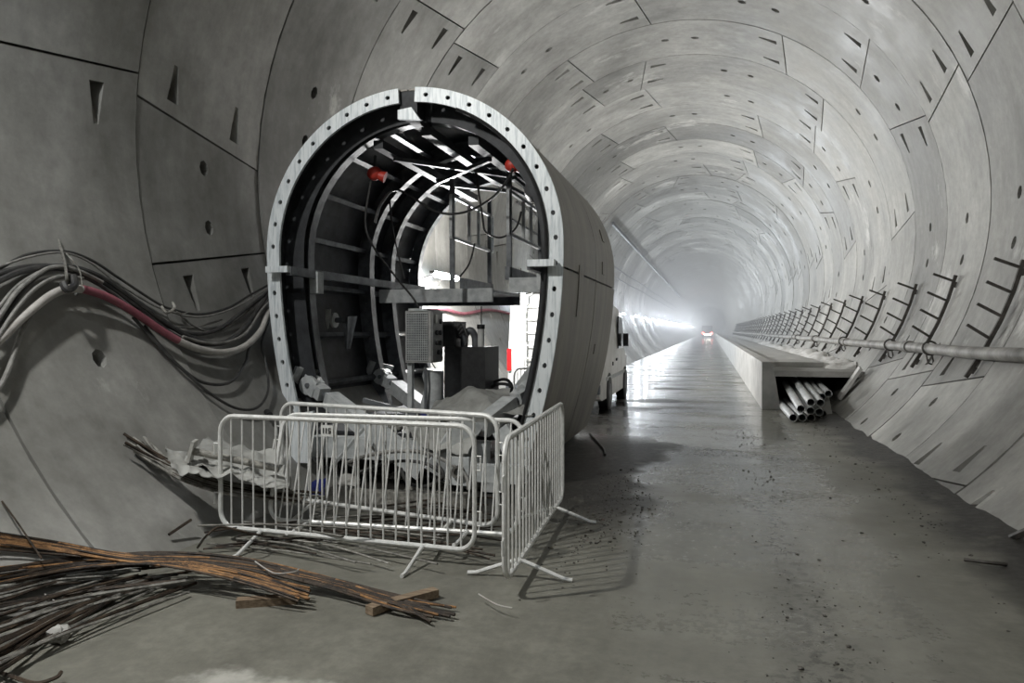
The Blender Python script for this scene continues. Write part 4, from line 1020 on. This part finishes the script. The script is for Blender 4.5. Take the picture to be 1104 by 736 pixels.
# bundle propped against the left wall
for k in range(15):
    o = k / 14
    u0 = 133 + 26 * random.random(); v0 = 466 + 22 * o + rnd(-5, 5)
    P = [onwall(u0, v0, .06 + .06 * random.random()), onwall(190, 500 + 14 * o, .18), onwall(245, 520 + 12 * o, .34), onwall(310 + rnd(0, 40), 528 + 14 * o, .55)]
    barobj(P, rnd(.009, .013), 'bargrey' if k % 3 else 'rustdark', 'dusty bar in the bundle propped on the left wall beneath the tarpaulin', 'bars propped on the left wall')
barobj([onz(213, 590, .03), onz(222, 578, .22), onz(238, 568, .26), onz(270, 575, .2), onz(300, 580, .06)], .009, 'rustdark', 'thin bent rod arching up from the scrap left of the front barrier', None, 'bent_rod')
barobj([onwall(182, 576, .05), onwall(206, 560, .12)], .012, 'rustdark', 'short straight rod end sticking up by the left wall', None, 'rod_stub')
barobj([onwall(2, 540, .02), onwall(20, 565, .06), onwall(45, 602, .1)], .006, 'rustdark', 'single thin rod leaning on the left wall above the rusty bundle', None, 'thin_rod')
barobj([onz(-10, 722, .02), onz(10, 728, .03), onz(38, 736, .03), onz(60, 730, .04), onz(66, 724, .05)], .010, 'rustdark', 'short bent rod at the photo\'s lower left corner', None, 'bent_rod')
# pale bent wires
for (px, lab) in (([(275, 605), (290, 615), (300, 618), (318, 616), (322, 613)], 'thin pale wire curled on the rusty bars'), ([(48, 640), (60, 648), (72, 652)], 'tiny pale wire twist on the dark fanned bars'),
                  ([(516, 640), (535, 651), (552, 655)], 'thin pale wire on the floor by the right barrier\'s near foot')):
    barobj([onz(u, v, .16 if v < 620 else .06) for u, v in px], .004, 'hose', lab, None, 'wire')
# timber bearers
for a, b, lab in ((onz(398, 658, .03), onz(420, 650, .03), 'left stub of weathered timber under the bowed bars'), (onz(424, 650, .035), onz(470, 638, .035), 'weathered timber batten beneath the front barrier\'s foot'),
                  (onz(255, 650, .02), onz(320, 645, .02), 'flat timber offcut under the tips of the orange bars')):
    m = MB().bar(a, b, .07, .05); tag(m.build('timber_batten', 'wood'), lab, 'timber')
m = MB().ball(onz(64, 683, .05), .055, 8, 5, .25, (1.2, .8, .9)); tag(m.build('stone_chip', 'stone'), 'pale stone chip lying on the dark fanned bars', 'stone')
# debris by the right wall and floor
barobj([onz(945, 472, .05), onz(975, 476, .08), onz(1010, 482, .05)], .015, 'rack', 'dark bent rod in the mud at the right wall beyond the pipes', None, 'bent_rod')
barobj([onz(1040, 603, .03), onz(1065, 606, .05), onz(1085, 608, .03)], .014, 'rack', 'dark stick in the mud at the foot of the right wall', None, 'stick')
barobj([onwall(1086, 582, .03), onwall(1104, 574, .10), onwall(1125, 566, .12)], .03, 'rack', 'dark peg sticking out low on the right wall', None, 'peg')
barobj([onz(636, 468, .03), onz(650, 483, .02), onz(652, 490, .02)], .02, 'rack', 'dark kicker rod on the floor at the lining\'s right foot', None, 'rod')

# ================================================================== DUST HAZE deep in the tunnel
hz = MB()
nh = 40
vs_ = []
for y in (26.0, Y_END - 1):
    for j in range(nh):
        a = 2 * math.pi * j / nh; vs_.append((XC + (R - .06) * math.cos(a), y, max(.02, ZC + (R - .06) * math.sin(a))))
hz.add(vs_, [(j, (j + 1) % nh, nh + (j + 1) % nh, nh + j) for j in range(nh)] + [tuple(range(nh)), tuple(range(nh, 2 * nh))])
m = bpy.data.materials.new('dust_haze'); m.use_nodes = True; nt = m.node_tree
nt.nodes.remove(nt.nodes['Principled BSDF']); vol = nt.nodes.new('ShaderNodeVolumeScatter')
vol.inputs['Color'].default_value = (.95, .96, 1, 1); vol.inputs['Density'].default_value = .010; vol.inputs['Anisotropy'].default_value = .3
nt.links.new(vol.outputs[0], nt.nodes['Material Output'].inputs['Volume'])
M['haze'] = m
o = hz.build('dust_haze', 'haze'); tag(o, 'thin pale dust haze hanging deep in the tunnel', 'haze', kind='stuff')
